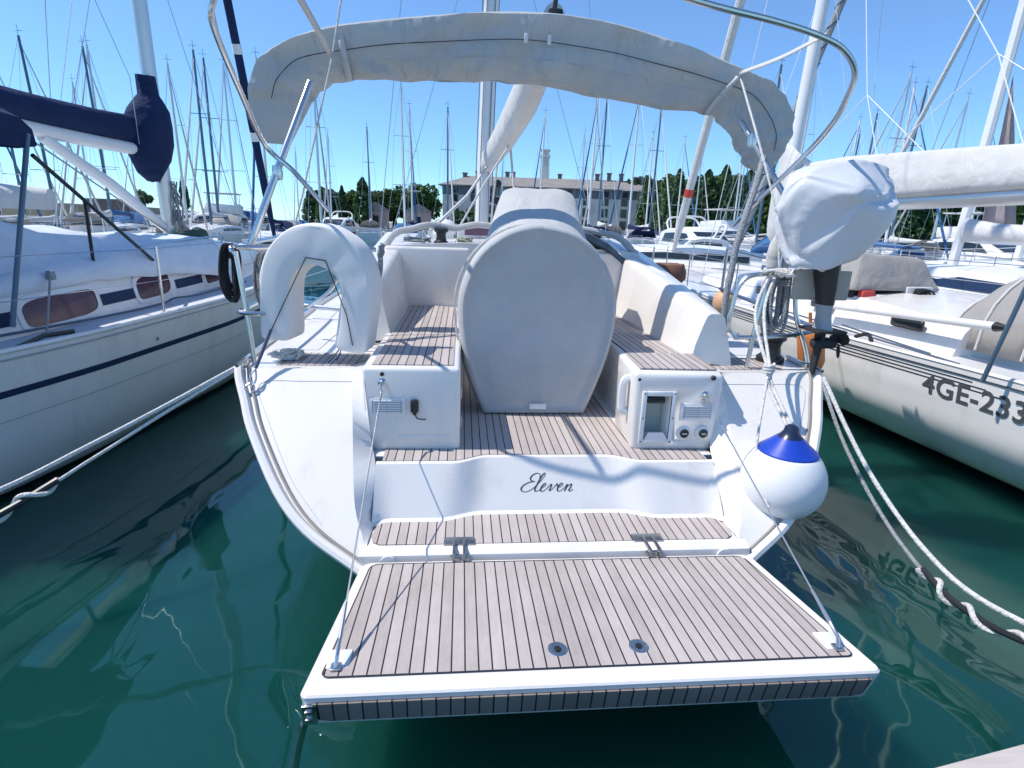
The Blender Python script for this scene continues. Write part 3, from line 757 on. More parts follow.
tube(bm, spline([(1.52, 3.7, 1.2), (1.54, 3.7, 1.5), (1.585, 3.7, 1.86)], 4), .0165, 10)
tube(bm, spline([(1.99, 3.68, 1.19), (1.94, 3.7, 1.36), (1.84, 3.72, 1.60), (1.80, 3.74, 1.88)], 4), .0165, 10)
tube(bm, spline([(2.06, 3.74, 1.49), (1.8, 3.70, 1.45), (1.45, 3.70, 1.43), (1.39, 3.70, 1.44), (1.345, 3.70, 1.52), (1.345, 3.7, 1.64), (1.37, 3.70, 1.78), (1.44, 3.70, 1.86), (1.58, 3.70, 1.885), (1.8, 3.72, 1.90), (2.02, 3.85, 1.92), (2.06, 4.6, 1.95), (2.08, 5.4, 2.0)], 6), .0155, 10)
tube(bm, [(2.06, 3.74, 1.49), (2.06, 5.4, 1.6)], .0145, 10)
tube(bm, [(2.08, 5.4, 1.22), (2.08, 5.4, 2.0)], .0145, 10)
tube(bm, [(1.66, 3.72, 1.88), (1.70, 3.74, 2.3)], .0145, 10)
pushR = hp('pushpit', bm, M['steel'])
bm = BM(); tube(bm, spline([(1.47, 4.0, 1.25), (1.44, 4.0, 1.62), (1.45, 4.0, 1.85), (1.48, 4.02, 2.1), (1.59, 4.1, 2.46), (1.68, 4.2, 2.7)], 5), .024, 10); hp('braided_stay', bm, rope_mat('braid_cover', (.42, .44, .46), (.16, .17, .18), 90), pushR)
winch(1.82, 3.92, 1.205, None, 1.2); winch(-1.45, 4.55, 1.205, None, .9)
bm = BM(); tube(bm, spline([(1.42, 4.3, 1.56), (1.36, 5.0, 1.72), (1.30, 6.0, 1.87), (1.28, 7, 2.0)], 5), .02, 6); hp('coaming_trim', bm, M['gel_grey'])
for s in (-1, 1):
    bm = BM(); tube(bm, spline([(s * 2.08, 5.4, 1.95), (s * 2.1, 7.5, 1.9), (s * 1.95, 9.5, 1.98), (s * 1.4, 12, 2.08), (s * .3, 14.8, 2.3)], 4), .004, 5)
    tube(bm, spline([(s * 2.08, 5.4, 1.6), (s * 2.1, 7.5, 1.58), (s * 1.95, 9.5, 1.65), (s * 1.4, 12, 1.75)], 4), .004, 5)
    for v in (7.5, 9.5, 12): tube(bm, [(s * (hbeam(v) - .05), v, sheer(v)), (s * (hbeam(v) - .03), v, sheer(v) + .66)], .012, 8)
    hp('lifelines', bm, M['steel'])
# stern cleats
for s in (-1, 1):
    bm = BM(); tube(bm, spline([(s * 1.97 - .0, 3.50, 1.235), (s * 1.96, 3.62, 1.25), (s * 1.97, 3.74, 1.235)], 4), .012, 8); box(bm, (s * 1.96 - .012, 3.585, 1.2), (s * 1.96 + .012, 3.655, 1.245), .003); hp('cleat', bm, M['steel'])

# bimini: canvas band gathered on its hoop
Tp = [(-1.99, 2.66), (-2.03, 2.90), (-1.98, 3.10), (-1.82, 3.25), (-1.47, 3.38), (-.85, 3.48), (-.16, 3.55), (.42, 3.53), (1.02, 3.42), (1.52, 3.28), (1.77, 3.18), (1.93, 2.98), (1.91, 2.78), (1.84, 2.62)]
Bp = [(-1.81, 2.66), (-1.65, 2.92), (-1.55, 3.04), (-1.38, 3.11), (-1.0, 3.12), (-.57, 3.14), (-.14, 3.15), (.45, 3.09), (.99, 3.03), (1.32, 3.02), (1.48, 2.92), (1.60, 2.76), (1.66, 2.66), (1.82, 2.615)]
Tp = [(-.549 + (a + .549) * 1.0455, 2.15 + (c - 2.15) * 1.0455) for a, c in Tp]; Bp = [(-.549 + (a + .549) * 1.0455, 2.15 + (c - 2.15) * 1.0455) for a, c in Bp]
TT = spline([(a, 0, b_) for a, b_ in Tp], 12); BB = spline([(a, 0, b_) for a, b_ in Bp], 12)
bm = BM(); secs = []
for i, (a, b_) in enumerate(zip(TT, BB)):
    ring = []; NS = 9
    f = i / (len(TT) - 1)
    endk = min(1, min(f, 1 - f) * 8)
    th = .085 * endk + .02
    for side in (0, 1):
        for k in range(NS):
            q = k / (NS - 1) if side == 0 else 1 - k / (NS - 1)
            p = a.lerp(b_, q)
            bulge = math.sin(math.pi * min(1, q * 1.15 + .12)) ** .5 if q < .8 else .55
            w = th * (.35 + .65 * math.sqrt(max(0, 1 - (q * 1.05) ** 2))) if q < .94 else .012
            wr = .050 * fnz(i * .16 + q * 1.5, q * 2.2, side * 5) + 0.022 * max(0, q - .25) * math.sin(i * .55 + 3 * fnz(i * .1)) + .05 * math.exp(-((p.x + 1.46) / .12) ** 2) * q + .05 * math.exp(-((p.x - 1.5) / .12) ** 2) * q + .010 * fnz(i * .5 + q * 6, q * 2.5, 9)
            yy = 4.6 + (-w if side == 0 else w) + wr * endk + .06 * q
            ring.append((p.x + .006 * fnz(i * .3, q * 3), yy, p.z + .010 * fnz(i * .22, 7) * (1 if q > .9 else .3)))
    secs.append(ring)
loft(bm, secs)
bim = hp('bimini_canvas', bm, M['canvas'], smooth=60)
bm = BM(); tube(bm, [(a.x, 4.575, a.z + .016) for a in TT[2:-3]], .018, 6); hp('sunlit_rim', bm, M['canvas_white'], bim)  # pale tube added along the top to imitate the canvas's sunlit rim
bm = BM(); tube(bm, [(a.x + (b_.x - a.x) * .66, 4.6 - .085, a.z + (b_.z - a.z) * .66) for a, b_ in list(zip(TT, BB))[40:-30]], .0025, 4); hp('seam', bm, M['vent'], bim)
bm = BM(); tube(bm, [(a.x + (b_.x - a.x) * .40, 4.6 - .098, a.z + (b_.z - a.z) * .40 + .012 * fnz(i * .1)) for i, (a, b_) in list(enumerate(zip(TT, BB)))[14:-14]], .0035, 4); hp('seam', bm, M['dark_stripe'], bim)
def band(u0, u1, name, m, par, w=.045):
    # strap lying around the canvas roll at one place
    bm = BM(); i = min(range(len(TT)), key=lambda k: abs(TT[k].x - u0)); a = TT[i]; j = min(range(len(BB)), key=lambda k: abs(BB[k].x - u1)); b_ = BB[j]
    P = [(a.x, 4.66, a.z - .03), (a.x, 4.60, a.z + .018), (a.x, 4.51, a.z - .05), ((a.x + b_.x) / 2, 4.50, (a.z + b_.z) / 2), (b_.x, 4.58, b_.z + .02), (b_.x, 4.65, b_.z - .015), (b_.x, 4.72, b_.z + .05)]
    P = spline(P, 5)
    d = Vector((1, 0, .15)).normalized() * (w / 2)
    strip(bm, [p - d for p in P], [p + d for p in P]); return hp(name, bm, m, par, solid=.004)
band(-1.42, -1.40, 'strap', M['canvas_white'], bim); band(1.55, 1.38, 'strap', M['canvas_white'], bim)
for u in (-.10, .07):
    bm = BM(); box(bm, (u - .012, 4.495, 3.425), (u + .016, 4.507, 3.49), .003); hp('tab', bm, M['white_plastic'], bim)
bm = BM()
tube(bm, [(-1.99, 3.98, 1.95), (-1.86, 4.0, 2.26), (-1.64, 4.46, 3.08)], .024, 12)
hp('bimini_leg', bm, M['steel'])
bm = BM(); tube(bm, [(1.98, 3.9, 2.05), (1.84, 4.0, 2.34), (1.63, 4.62, 3.05)], .021, 12)
bf = hp('bimini_frame', bm, M['steel'])
bm = BM(); tube(bm, [(a.x * .97, 4.64, a.z + (b_.z - a.z) * .25) for a, b_ in zip(TT[4:-4:4], BB[4:-4:4])], .014, 8); hp('hoop', bm, M['steel'], bf)
bm = BM()
right = [(1.50, 4.18, 2.20), (1.66, 4.05, 2.44), (1.83, 3.9, 2.70), (1.86, 3.72, 2.86), (1.82, 3.58, 2.95), (1.72, 3.38, 3.06), (1.58, 3.30, 3.15), (1.40, 3.26, 3.20), (1.1, 3.2, 3.235), (.64, 3.12, 3.27)]
left = [(-1.50, 4.18, 2.20), (-1.70, 4.12, 2.45), (-1.87, 4.1, 2.61), (-1.86, 3.7, 2.86), (-1.83, 3.34, 3.07), (-1.80, 3.28, 3.17), (-1.70, 3.24, 3.27), (-1.45, 3.2, 3.36), (-.8, 3.12, 3.42)]
P = left + [(0, 3.08, 3.38)] + right[::-1]
tube(bm, spline(P, 6), .0165, 10); hp('aft_hoop', bm, M['steel'], bf)
for P, m_ in (([(1.55, 4.5, 3.32), (1.47, 3.8, 3.235), (1.43, 3.27, 3.21)], 'canvas_white'), ([(-1.48, 4.46, 3.26), (-1.47, 3.9, 3.31), (-1.46, 3.22, 3.36)], 'canvas_white')):
    bm = BM(); d = Vector((.012, .006, .016)); P = [Vector(p) for p in spline(P, 4)]
    strip(bm, [p - d for p in P], [p + d for p in P]); hp('tie_strap', bm, M[m_], bf, solid=.005)
bm = BM()
tube(bm, spline([(1.56, 4.5, 3.28), (1.55, 4.0, 2.7), (1.63, 3.8, 2.25), (1.66, 3.72, 1.9)], 4), .008, 6)
hp('tie_line', bm, M['rope'], bf); bm = BM(); tube(bm, [(-1.39, 4.46, 3.63), (-1.48, 4.46, 3.24), (-1.71, 4.33, 2.32), (-1.80, 4.25, 1.97)], .007, 6)
hp('tie_line', bm, M['rope'], bf); bm = BM(); tube(bm, [(-1.39, 4.46, 3.62), (-1.2, 4.6, 4.6)], .006, 6)
hp('tie_line', bm, M['rope'], bf)
bm = BM(); lathe(bm, [(.0, -.05), (.03, -.045), (.036, 0), (.03, .045), (0, .05)], (-1.805, 4.1, 2.44), 'Z', 12); hp('clamp', bm, M['steel'], bf); bm = BM(); lathe(bm, [(.0, -.05), (.03, -.045), (.036, 0), (.03, .045), (0, .05)], (1.62, 4.3, 2.82), 'Z', 12); hp('clamp', bm, M['steel'], bf)

# ------------------------------------------------------------------ cover over the wheel and table
def cover_ring(v, zb, zt, wb, wt, pw=1.0, n=36, flat=2.0):
    """half widths wb (bottom) and wt (shoulder), closed over the top by a superellipse"""
    zc = zt - wt * pw
    pts = []
    ns = 7
    for k in range(ns): # up the left side
        q = k / ns; pts.append((-(wb + (wt - wb) * math.sin(q * math.pi / 2)), v, zb + (zc - zb) * q))
    for k in range(n + 1):
        a = math.pi - math.pi * k / n
        x = math.copysign(abs(math.cos(a)) ** (2 / flat), math.cos(a)) * wt; z = zc + abs(math.sin(a)) ** (2 / flat) * wt * pw
        pts.append((x, v, z))
    for k in range(ns - 1, -1, -1):
        q = k / ns; pts.append(((wb + (wt - wb) * math.sin(q * math.pi / 2)), v, zb + (zc - zb) * q))
    return pts
hc = None
bm = BM()
def sh(ring, dx): return [(a + dx, b_, c) for a, b_, c in ring]
S = [cover_ring(3.99, .79, 2.08, .34, .55), cover_ring(3.955, .775, 2.12, .37, .575), cover_ring(3.965, .76, 2.15, .40, .60), cover_ring(4.02, .752, 2.165, .41, .612), cover_ring(4.10, .752, 2.17, .415, .615), cover_ring(4.15, .752, 2.165, .415, .610), cover_ring(4.19, .753, 2.15, .41, .59),
     sh(cover_ring(4.28, .76, 2.16, .40, .52, 1.0, flat=2.2), .02), sh(cover_ring(4.5, .78, 2.22, .38, .46, .85, flat=2.5), .04), sh(cover_ring(4.8, .82, 2.32, .36, .41, .66, flat=3.0), .07), sh(cover_ring(5.05, .9, 2.43, .36, .375, .5, flat=3.6), .10), sh(cover_ring(5.2, 1.0, 2.475, .35, .35, .42, flat=4.2), .12), sh(cover_ring(5.5, 1.1, 2.47, .34, .33, .42, flat=4), .13), sh(cover_ring(5.6, 1.2, 2.40, .30, .29, .5, flat=2.8), .13)]
# shallow dish on the aft face
inner = [[(p[0] * k, 3.99 + d, 1.50 + (p[2] - 1.50) * k) for p in S[0]] for k, d in ((.12, .02), (.45, .015), (.75, .004), (.92, -.006))]
S = inner + S
for i, s in enumerate(S):
    for j, p in enumerate(s):
        x, y_, z = p; x = x * .965 + .012
        amp = .012 if i < 5 else .018
        if 4 <= i <= 10: amp = .007
        pleat = .018 * max(0, 1 - abs(x + .06 + .05 * (z - 1.9)) / .06) * max(0, (z - 1.65)) if y_ < 4.0 else 0
        d = amp * fnz(x * 5, z * 4, y_ * 5) + amp * .6 * fnz(x * 14, z * 9, y_ * 9)
        s[j] = (x * (1 + d * .6), y_ + d * (1 if i < 6 else .5) - pleat, z + d * .7)
loft(bm, S)
helm = obj('helm_cover', bm, M['canvas_light'], smooth=70, loc=(0, 4.1, .75))
tag(helm, 'pale grey fabric cover pulled over the steering wheel in the cockpit', 'wheel cover')
def hcp(name, bm, m, **k): return obj(name, bm, m, None, **k)
bm = BM(); box(bm, (-.045 + .015, 3.935, .80), (.085 + .015, 3.946, .845), .004)
o = obj('care_label', bm, M['white_plastic'], None, loc=(0, 4.1, .75)); o.location = (0, 0, 0); o.parent = helm
bm = BM(); rng_ = cover_ring(4.17, .77, 2.166, .415, .606); tube(bm, [(a, b_ + .005 * fnz(a * 9), c) for a, b_, c in rng_], .009, 6)
o = obj('hem', bm, M['canvas_white'], None, loc=(0, 4.1, .75)); o.location = (0, 0, 0); o.parent = helm

# ------------------------------------------------------------------ horseshoe buoy in its bag
def hs_path(n=28):
    pts = []
    for k in range(6): pts.append((-.236 - .020 * k / 5, -.45 + .33 * k / 6))
    for k in range(n + 1):
        a = math.pi - math.pi * k / n; pts.append((.256 * math.cos(a), -.10 + .265 * math.sin(a)))
    for k in range(5, -1, -1): pts.append((.236 + .020 * k / 5, -.45 + .33 * k / 6))
    return pts
bm = BM(); secs = []
HP = hs_path()
def ends(p, q): return [(p[0] + (q[0] - p[0]) * t_, p[1] + (q[1] - p[1]) * t_) for t_ in (0, .12, .4, 1.1)]
HP = ends(HP[0], HP[1]) + HP[2:-2] + ends(HP[-1], HP[-2])[::-1]
for i, (a, c) in enumerate(HP):
    j0, j1 = HP[max(0, i - 1)], HP[min(len(HP) - 1, i + 1)]
    d = Vector((j1[0] - j0[0], 0, j1[1] - j0[1])).normalized(); nr = Vector((-d.z, 0, d.x))
    ring = []
    f = min(1, max(0, (i - 3) / (len(HP) - 7))); ie = min(i, len(HP) - 1 - i); ek = (.62, .86, .97, 1, 1, 1, 1)[min(ie, 6)]
    tp = max(0, math.sin(math.pi * min(1, max(0, (f - .2) / .6)))); hw, ht = (.098 + .024 * tp) * ek, .115 * (.75 + .25 * ek)
    for k in range(32):
        t_ = 2 * math.pi * k / 32
        cx_ = math.copysign(abs(math.cos(t_)) ** .22, math.cos(t_)) * hw; cy_ = math.copysign(abs(math.sin(t_)) ** .22, math.sin(t_)) * ht
        w_ = .006 * fnz(i * .3, k * .4, 2)
        ring.append(Vector((a, 0, c)) + nr * (cx_ + w_) + Vector((0, cy_ + w_, 0)))
    secs.append(ring)
loft(bm, secs)
BU = Vector((-1.47, 3.80, 1.81)); BR = Matrix.Rotation(R(-8), 4, 'Z') @ Matrix.Rotation(R(7), 4, 'Y')
buoy = thing('horseshoe_buoy', 'white horseshoe lifebuoy bag hanging on the port stern rail', 'lifebuoy', BU, world=False)
buoy.rotation_euler = BR.to_euler(); buoy.scale = (1.06, 1.15, 1.08)
obj('buoy_bag', bm, canvas_mat('buoy_bag', (.78, .755, .73), wr=.05, wscale=(3, 3, 3), trans=0, var=.03), buoy, smooth=45)
bm = BM()
for s, e in ((-1, -.40), (1, -.40)):
    tube(bm, [(s * .06, -.123, .085), (s * .20 + .012, -.124, -.22), (s * .262, -.122, e)], .0032, 5)
tube(bm, [(-.06, -.123, .085), (.06, -.123, .085)], .0032, 5)
obj('lashing', bm, M['rope_black'], buoy)
bm = BM()
for yy in (-.02, .045): tube(bm, [(nrx, yy, z) for nrx, z in [(a * (1.325 + .03 * max(0, c + .1) / .265), c if c < -.1 else -.1 + (c + .1) * 1.445) for a, c in HP]], .003, 5)
obj('piping', bm, M['vent'], buoy)
bm = BM()
for k in range(7):
    tube(bm, spline([(.30 + .03 * rnd.random(), .09 + .05 * rnd.random(), .20 - .05 * q + .02 * rnd.random()) for q in range(6)], 4), .008, 5)
obj('drogue_line', bm, M['rope_grey'], buoy)
bm = BM(); tube(bm, spline([(.16, -.03, -.44), (.10, -.06, -.54), (.02, -.08, -.62), (.0, -.06, -.66), (.06, -.02, -.64), (.12, .0, -.55), (.15, .0, -.46)], 6), .004, 6); obj('hanging_cord', bm, M['wire_dark'], buoy)

# strap with snap hook at the port quarter
bm = BM(); tube(bm, [(-1.78, 3.62, 1.45), (-1.83, 3.55, 1.30), (-1.855, 3.50, 1.22)], .011, 6)
st = tag(obj('webbing_strap', bm, M['wire_dark'], None, loc=(-1.86, 3.45, 1.1)), 'dark strap with a snap hook under the horseshoe lifebuoy', 'strap')
bm = BM(); tube(bm, spline([(-1.855, 3.50, 1.22), (-1.875, 3.47, 1.19), (-1.88, 3.45, 1.15), (-1.86, 3.44, 1.13), (-1.845, 3.46, 1.16), (-1.855, 3.5, 1.21)], 5), .006, 8); tube(bm, spline([(-1.87, 3.45, 1.14), (-1.90, 3.43, 1.12), (-1.90, 3.42, 1.09), (-1.87, 3.42, 1.08), (-1.85, 3.43, 1.11), (-1.87, 3.45, 1.14)], 4), .007, 8)
o = obj('snap_hook', bm, M['steel'], None, loc=(-1.86, 3.45, 1.1)); o.location = (0, 0, 0); o.parent = st

# ------------------------------------------------------------------ outboard under its silver cover
ob = thing('outboard_motor', 'small outboard motor under a crumpled silver cover clamped to the starboard stern rail', 'outboard motor', (1.95, 3.55, 1.45))
bm = BM(); bmesh.ops.create_icosphere(bm, subdivisions=5, radius=1)
ctr = Vector((1.89, 3.53, 2.30))
CP = [((-.32, .02, -.02), .09), ((-.27, -.03, .15), .09), ((-.02, -.02, .225), .07), ((.27, .05, .21), .06), ((.33, .05, .05), .055), ((.12, -.05, -.17), .10), ((-.08, -.05, -.31), .075), ((-.24, -.02, -.26), .08), ((0, .16, .05), .10), ((-.05, -.17, .05), .11), ((.16, -.12, .05), .10)]
for v in bm.verts:
    d = v.co.normalized()
    q = [(Vector(c).dot(d) + r_) for c, r_ in CP]; k_ = 55
    mx_ = max(q); s_ = mx_ + math.log(sum(math.exp(k_ * (x - mx_)) for x in q)) / k_
    # from the support function to the surface: gradient of the soft maximum
    w = [math.exp(k_ * (x - mx_)) for x in q]; tw_ = sum(w)
    g = Vector((0, 0, 0))
    for (c, r_), wi in zip(CP, w): g += (Vector(c) + d * r_) * (wi / tw_)
    # long soft folds running along the bag from the tied foot to the upper corner
    s1 = d.x * .55 - d.z * .85; s2 = d.x * .85 + d.z * .55
    fold = math.sin(s1 * 6.5 + 1.6 * fnz(s2 * 1.3, s1 * 1.1, 5) + d.y * 2)
    cr = max(0, 1 - abs(fnz(s1 * 2.4 + 7, s2 * .9, d.y * 1.2)) * 5)
    v.co = ctr + g * .985 + d * (.025 * fold + .020 * cr + .004 * fnz(s1 * 5, s2 * 2.2, 1))
obj('motor_cover', bm, M['canvas_silver'], ob, smooth=80)
bm = BM(); secs = []
for z, a, b_, ux in ((2.10, .075, .11, 1.86), (1.95, .072, .11, 1.88), (1.80, .06, .09, 1.905), (1.70, .05, .075, 1.915)):
    secs.append([(ux + a * math.cos(2 * math.pi * k / 14), 3.54 + b_ * math.sin(2 * math.pi * k / 14), z) for k in range(14)])
loft(bm, secs); obj('upper_leg', bm, M['black'], ob)
bm = BM(); secs = []
for z, a, b_, ux in ((1.71, .046, .07, 1.915), (1.62, .040, .065, 1.925), (1.56, .042, .08, 1.93), (1.53, .05, .10, 1.93)):
    secs.append([(ux + a * math.cos(2 * math.pi * k / 14), 3.54 + b_ * math.sin(2 * math.pi * k / 14), z) for k in range(14)])
loft(bm, secs); obj('lower_leg', bm, M['grey_plastic'], ob)
bm = BM(); box(bm, (1.83, 3.42, 1.515), (2.04, 3.66, 1.535), .008); lathe(bm, [(0, -.09), (.03, -.07), (.04, 0), (.035, .09), (0, .12)], (1.95, 3.54, 1.43), 'X', 14)
prism(bm, [(1.925, 3.5, 1.53), (1.925, 3.6, 1.53), (1.925, 3.58, 1.22), (1.925, 3.545, 1.20)], (.02, 0, 0)); obj('gearcase', bm, M['dark'], ob)
bm = BM()
for k in range(3):
    a = k * 2 * math.pi / 3 + .3; ring = []
    for q in range(9):
        f = q / 8 * 2 * math.pi; rr_ = .055 + .05 * math.cos(f); w_ = .042 * math.sin(f)
        ring.append((2.075 + w_ * .45, 3.54 + rr_ * math.cos(a) - w_ * math.sin(a), 1.43 + rr_ * math.sin(a) + w_ * math.cos(a)))
    poly(bm, ring[:-1])
obj('propeller', bm, M['dark'], ob, solid=.006, smooth=0)
bm = BM(); box(bm, (1.72, 3.60, 1.72), (2.12, 3.64, 1.92), .008); obj('mounting_board', bm, mat('board_wood', (.42, .38, .32), .7, var=.12), ob)
bm = BM(); box(bm, (1.86, 3.56, 1.74), (1.96, 3.68, 1.95), .01); tube(bm, [(1.90, 3.68, 1.8), (1.90, 3.76, 1.8)], .01, 8); obj('clamp', bm, M['grey_plastic'], ob)

# ------------------------------------------------------------------ ball fender and its lines
FC = Vector((1.415, 2.90, .705)); FR = .245
fen = thing('ball_fender', 'large white ball fender with a blue cap hanging at the starboard stern quarter', 'fender', FC)
bm = BM(); prof = []
for k in range(25):
    a = -math.pi / 2 + k / 24 * (math.pi / 2 + R(47)); prof.append((FR * math.cos(a), FR * math.sin(a) * (1.0 if a < 0 else 1.06)))
prof[0] = (0, -FR); lathe(bm, prof, FC, 'Z', 48)
obj('ball', bm, M['fender_white'], fen, smooth=60)
a0 = R(47); x0_, z0_ = FR * math.cos(a0), FR * math.sin(a0) * 1.06
bm = BM(); lathe(bm, [(x0_ - .012, z0_ - .03), (x0_ + .004, z0_ - .003), (x0_ + .003, z0_ + .006), (x0_ * .72, z0_ + .048), (x0_ * .44, z0_ + .092)], FC, 'Z', 40); obj('cap', bm, M['fender_blue'], fen)
bm = BM(); lathe(bm, [(x0_ * .445, z0_ + .090), (x0_ * .34, z0_ + .108), (x0_ * .26, z0_ + .128), (x0_ * .23, z0_ + .155), (x0_ * .12, z0_ + .168), (0, z0_ + .17)], FC, 'Z', 32); obj('eye', bm, M['fender_navy'], fen)
top = FC + Vector((0, 0, z0_ + .15))
bm = BM()
kn = Vector((1.42, 3.25, 1.30))
tube(bm, spline([top + Vector((-.012, 0, -.02)), kn + Vector((-.015, -.04, -.08)), kn, (1.44, 3.55, 1.62), (1.58, 3.68, 1.90)], 6), .011, 8)
tube(bm, spline([top + Vector((.012, 0, -.02)), kn + Vector((.02, -.03, -.08)), kn + Vector((.01, 0, .01)), (1.50, 3.55, 1.64), (1.62, 3.68, 1.90)], 6), .011, 8)
for k in range(3): tube(bm, spline([kn + Vector((.03 * math.cos(q * .9), .03 * math.sin(q * .9), -.02 + .02 * k + .004 * q)) for q in range(8)], 4), .010, 6)
tube(bm, spline([kn, (1.36, 3.15, 1.16), (1.27, 3.0, .98), (1.21, 2.86, .76), (1.24, 2.72, .62)], 6), .008, 6)
tube(bm, spline([kn, (1.46, 3.15, 1.12), (1.50, 3.05, .98)], 6), .008, 6)
for k in range(4): tube(bm, spline([(1.52 + .30 * q / 6, 3.66 + .05 * math.sin(q + k), 1.895 + .022 * math.cos(q * 2.2 + k * 1.6)) for q in range(7)], 4), .012, 6)
tag(obj('fender_line', bm, M['rope'], None, loc=tuple(kn)), 'white line knotted between the starboard rail and the ball fender', 'rope')

def coil(name, c, w, h, n, r, m, label, cat='rope coil', depth=.06, hang=True):
    bm = BM()
    for k in range(n):
        ww, hh = w * (.75 + .4 * rnd.random()), h * (.8 + .25 * rnd.random()); ox, oy = (rnd.random() - .5) * w * .4, (rnd.random() - .5) * depth
        P = [(c[0] + ox + ww / 2 * math.cos(a) * (.6 + .4 * abs(math.sin(a / 2))), c[1] + oy + .01 * math.sin(a * 3), c[2] - hh / 2 + hh / 2 * math.sin(a) + .0) for a in [2 * math.pi * q / 14 for q in range(14)]]
        tube(bm, spline(P, 3, True), r, 6, closed=True)
    for k in range(3): tube(bm, [(c[0] - w * .28, c[1] + depth * .7 * math.sin(q), c[2] - h * .22 + .016 * k + .01 * math.cos(q)) if q < 3 else (c[0] + w * .28, c[1] - depth * .7, c[2] - h * .22 + .016 * k) for q in range(5)], r, 6)
    return tag(obj(name, bm, m, None, loc=(c[0], c[1], c[2] - h)), label, cat)
coil('rope_coil', (-2.06, 3.80, 1.97), .10, .36, 7, .010, M['rope_black'], 'coil of black rope hanging on the port stern rail')
coil('rope_coil', (-1.88, 3.92, 1.92), .14, .42, 8, .009, M['rope_grey'], 'tangle of pale grey rope on the port rail beside the lifebuoy')
coil('rope_coil', (1.73, 3.80, 1.90), .17, .46, 9, .011, M['rope_grey'], 'grey rope hank hanging on the starboard rail below the outboard')
bm = BM()
for k in range(7): tube(bm, spline([(-1.86 + .22 * rnd.random(), 3.74 + .16 * rnd.random(), 1.215 + .05 * rnd.random()) for q in range(6)], 5), .011, 6)
tag(obj('rope_heap', bm, M['rope'], None, loc=(-1.6, 3.8, 1.2)), 'loose grey rope heaped on the port deck under the lifebuoy', 'rope')
bm = BM(); secs = []
for z, rr_ in ((1.86, .03), (1.88, .07), (1.93, .095), (2.0, .10), (2.08, .085), (2.15, .05), (2.2, .02)):
    secs.append([(1.72 + rr_ * .9 * math.cos(2 * math.pi * k / 20) * (1 + .12 * fnz(k, z * 4)), 3.86 + rr_ * .5 * math.sin(2 * math.pi * k / 20), z) for k in range(20)])
loft(bm, secs); tag(obj('sling_bag', bm, M['canvas_white'], None, loc=(1.6, 3.86, 1.6), smooth=60), 'white rescue sling bag lashed to the starboard rail post', 'bag')
# brown rope bag on the starboard side deck
bag = thing('rope_bag', 'round red-brown bag on a dark base behind the starboard coaming', 'bag', (1.72, 6.0, 1.22))
bm = BM(); lathe(bm, [(.0, .0), (.13, .0), (.16, .08), (.15, .36), (.0, .37)], (1.72, 6.0, 1.22), 'Z', 20); obj('bag_base', bm, M['black'], bag)
bm = BM(); lathe(bm, [(.15, .36), (.20, .42), (.20, .50), (.16, .57), (.0, .60)], (1.72, 6.0, 1.22), 'Z', 20)
for v in bm.verts: v.co += Vector((.02 * fnz(v.co.x * 12, v.co.y * 12, v.co.z * 12),) * 3)
obj('bag_top', bm, M['brown'], bag)
# ------------------------------------------------------------------ mooring lines
def line(name, pts, r, m, label, cat='mooring line', n=8, group=None):
    bm = BM(); tube(bm, spline(pts, n), r, 8)
    P = Vector(pts[0]); return tag(obj(name, bm, m, None, loc=tuple(P)), label, cat, group)
def snub(P, r, R_, turns, m, label):
    """rubber snubber with the line wound round it"""
    P = [Vector(p) for p in P]
    root = thing('snubber', label, 'snubber', P[0])
    bm = BM(); tube(bm, spline(P, 8), R_ * .62, 8); obj('rubber_core', bm, M['black'], root)
    Q = spline(P, 24); pts = []
    for i, q in enumerate(Q):
        f = i / (len(Q) - 1); a = f * turns * 2 * math.pi
        d = (Q[min(i + 1, len(Q) - 1)] - Q[max(0, i - 1)]).normalized(); n1_ = d.cross(Vector((0, 0, 1))).normalized(); n2_ = d.cross(n1_)
        pts.append(q + (n1_ * math.cos(a) + n2_ * math.sin(a)) * R_)
    bm = BM(); tube(bm, pts, r, 8); obj('wound_rope', bm, m, root)
line('mooring_line', [(-1.98, 3.62, 1.22), (-2.30, 3.32, 1.05), (-2.60, 3.05, .90), (-3.0, 2.75, .72), (-3.6, 2.3, .58), (-4.6, 1.2, .50), (-5.3, .12, .52)], .013, M['rope'], 'upper of two white lines running from the port quarter along the left yacht')
line('mooring_line', [(-1.99, 3.60, 1.20), (-2.32, 3.28, 1.0), (-2.60, 3.0, .82), (-2.9, 2.74, .64), (-3.4, 2.3, .46), (-4.4, 1.2, .42), (-5.1, .14, .52)], .010, M['rope'], 'lower of two white lines running from the port quarter along the left yacht')
snub([(-2.72, 2.90, .745), (-2.9, 2.74, .64), (-3.15, 2.52, .53), (-3.4, 2.3, .46)], .013, .030, 3.6, M['rope'], 'black rubber snubber wound with white rope at the left edge beside the left yacht')
line('mooring_line', [(1.97, 3.48, 1.20), (2.02, 3.2, .90), (2.06, 2.92, .66), (2.10, 2.55, .45), (2.15, 2.2, .36), (2.26, 1.7, .42), (2.36, 1.25, .515)], .014, M['rope'], 'white line from the starboard quarter down to the pontoon, outer of the pair')
line('mooring_line', [(1.96, 3.46, 1.16), (1.98, 3.2, .86), (2.01, 2.9, .60), (2.05, 2.6, .40), (2.09, 2.3, .29), (2.13, 2.05, .29), (2.2, 1.7, .38), (2.28, 1.2, .515)], .012, M['rope_grey'], 'grey speckled line from the starboard quarter, inner of the pair')
snub([(2.07, 2.48, .35), (2.09, 2.3, .29), (2.13, 2.05, .29), (2.2, 1.7, .38)], .014, .028, 3.6, M['rope'], 'snubber wound with white rope near the pontoon at the lower right')

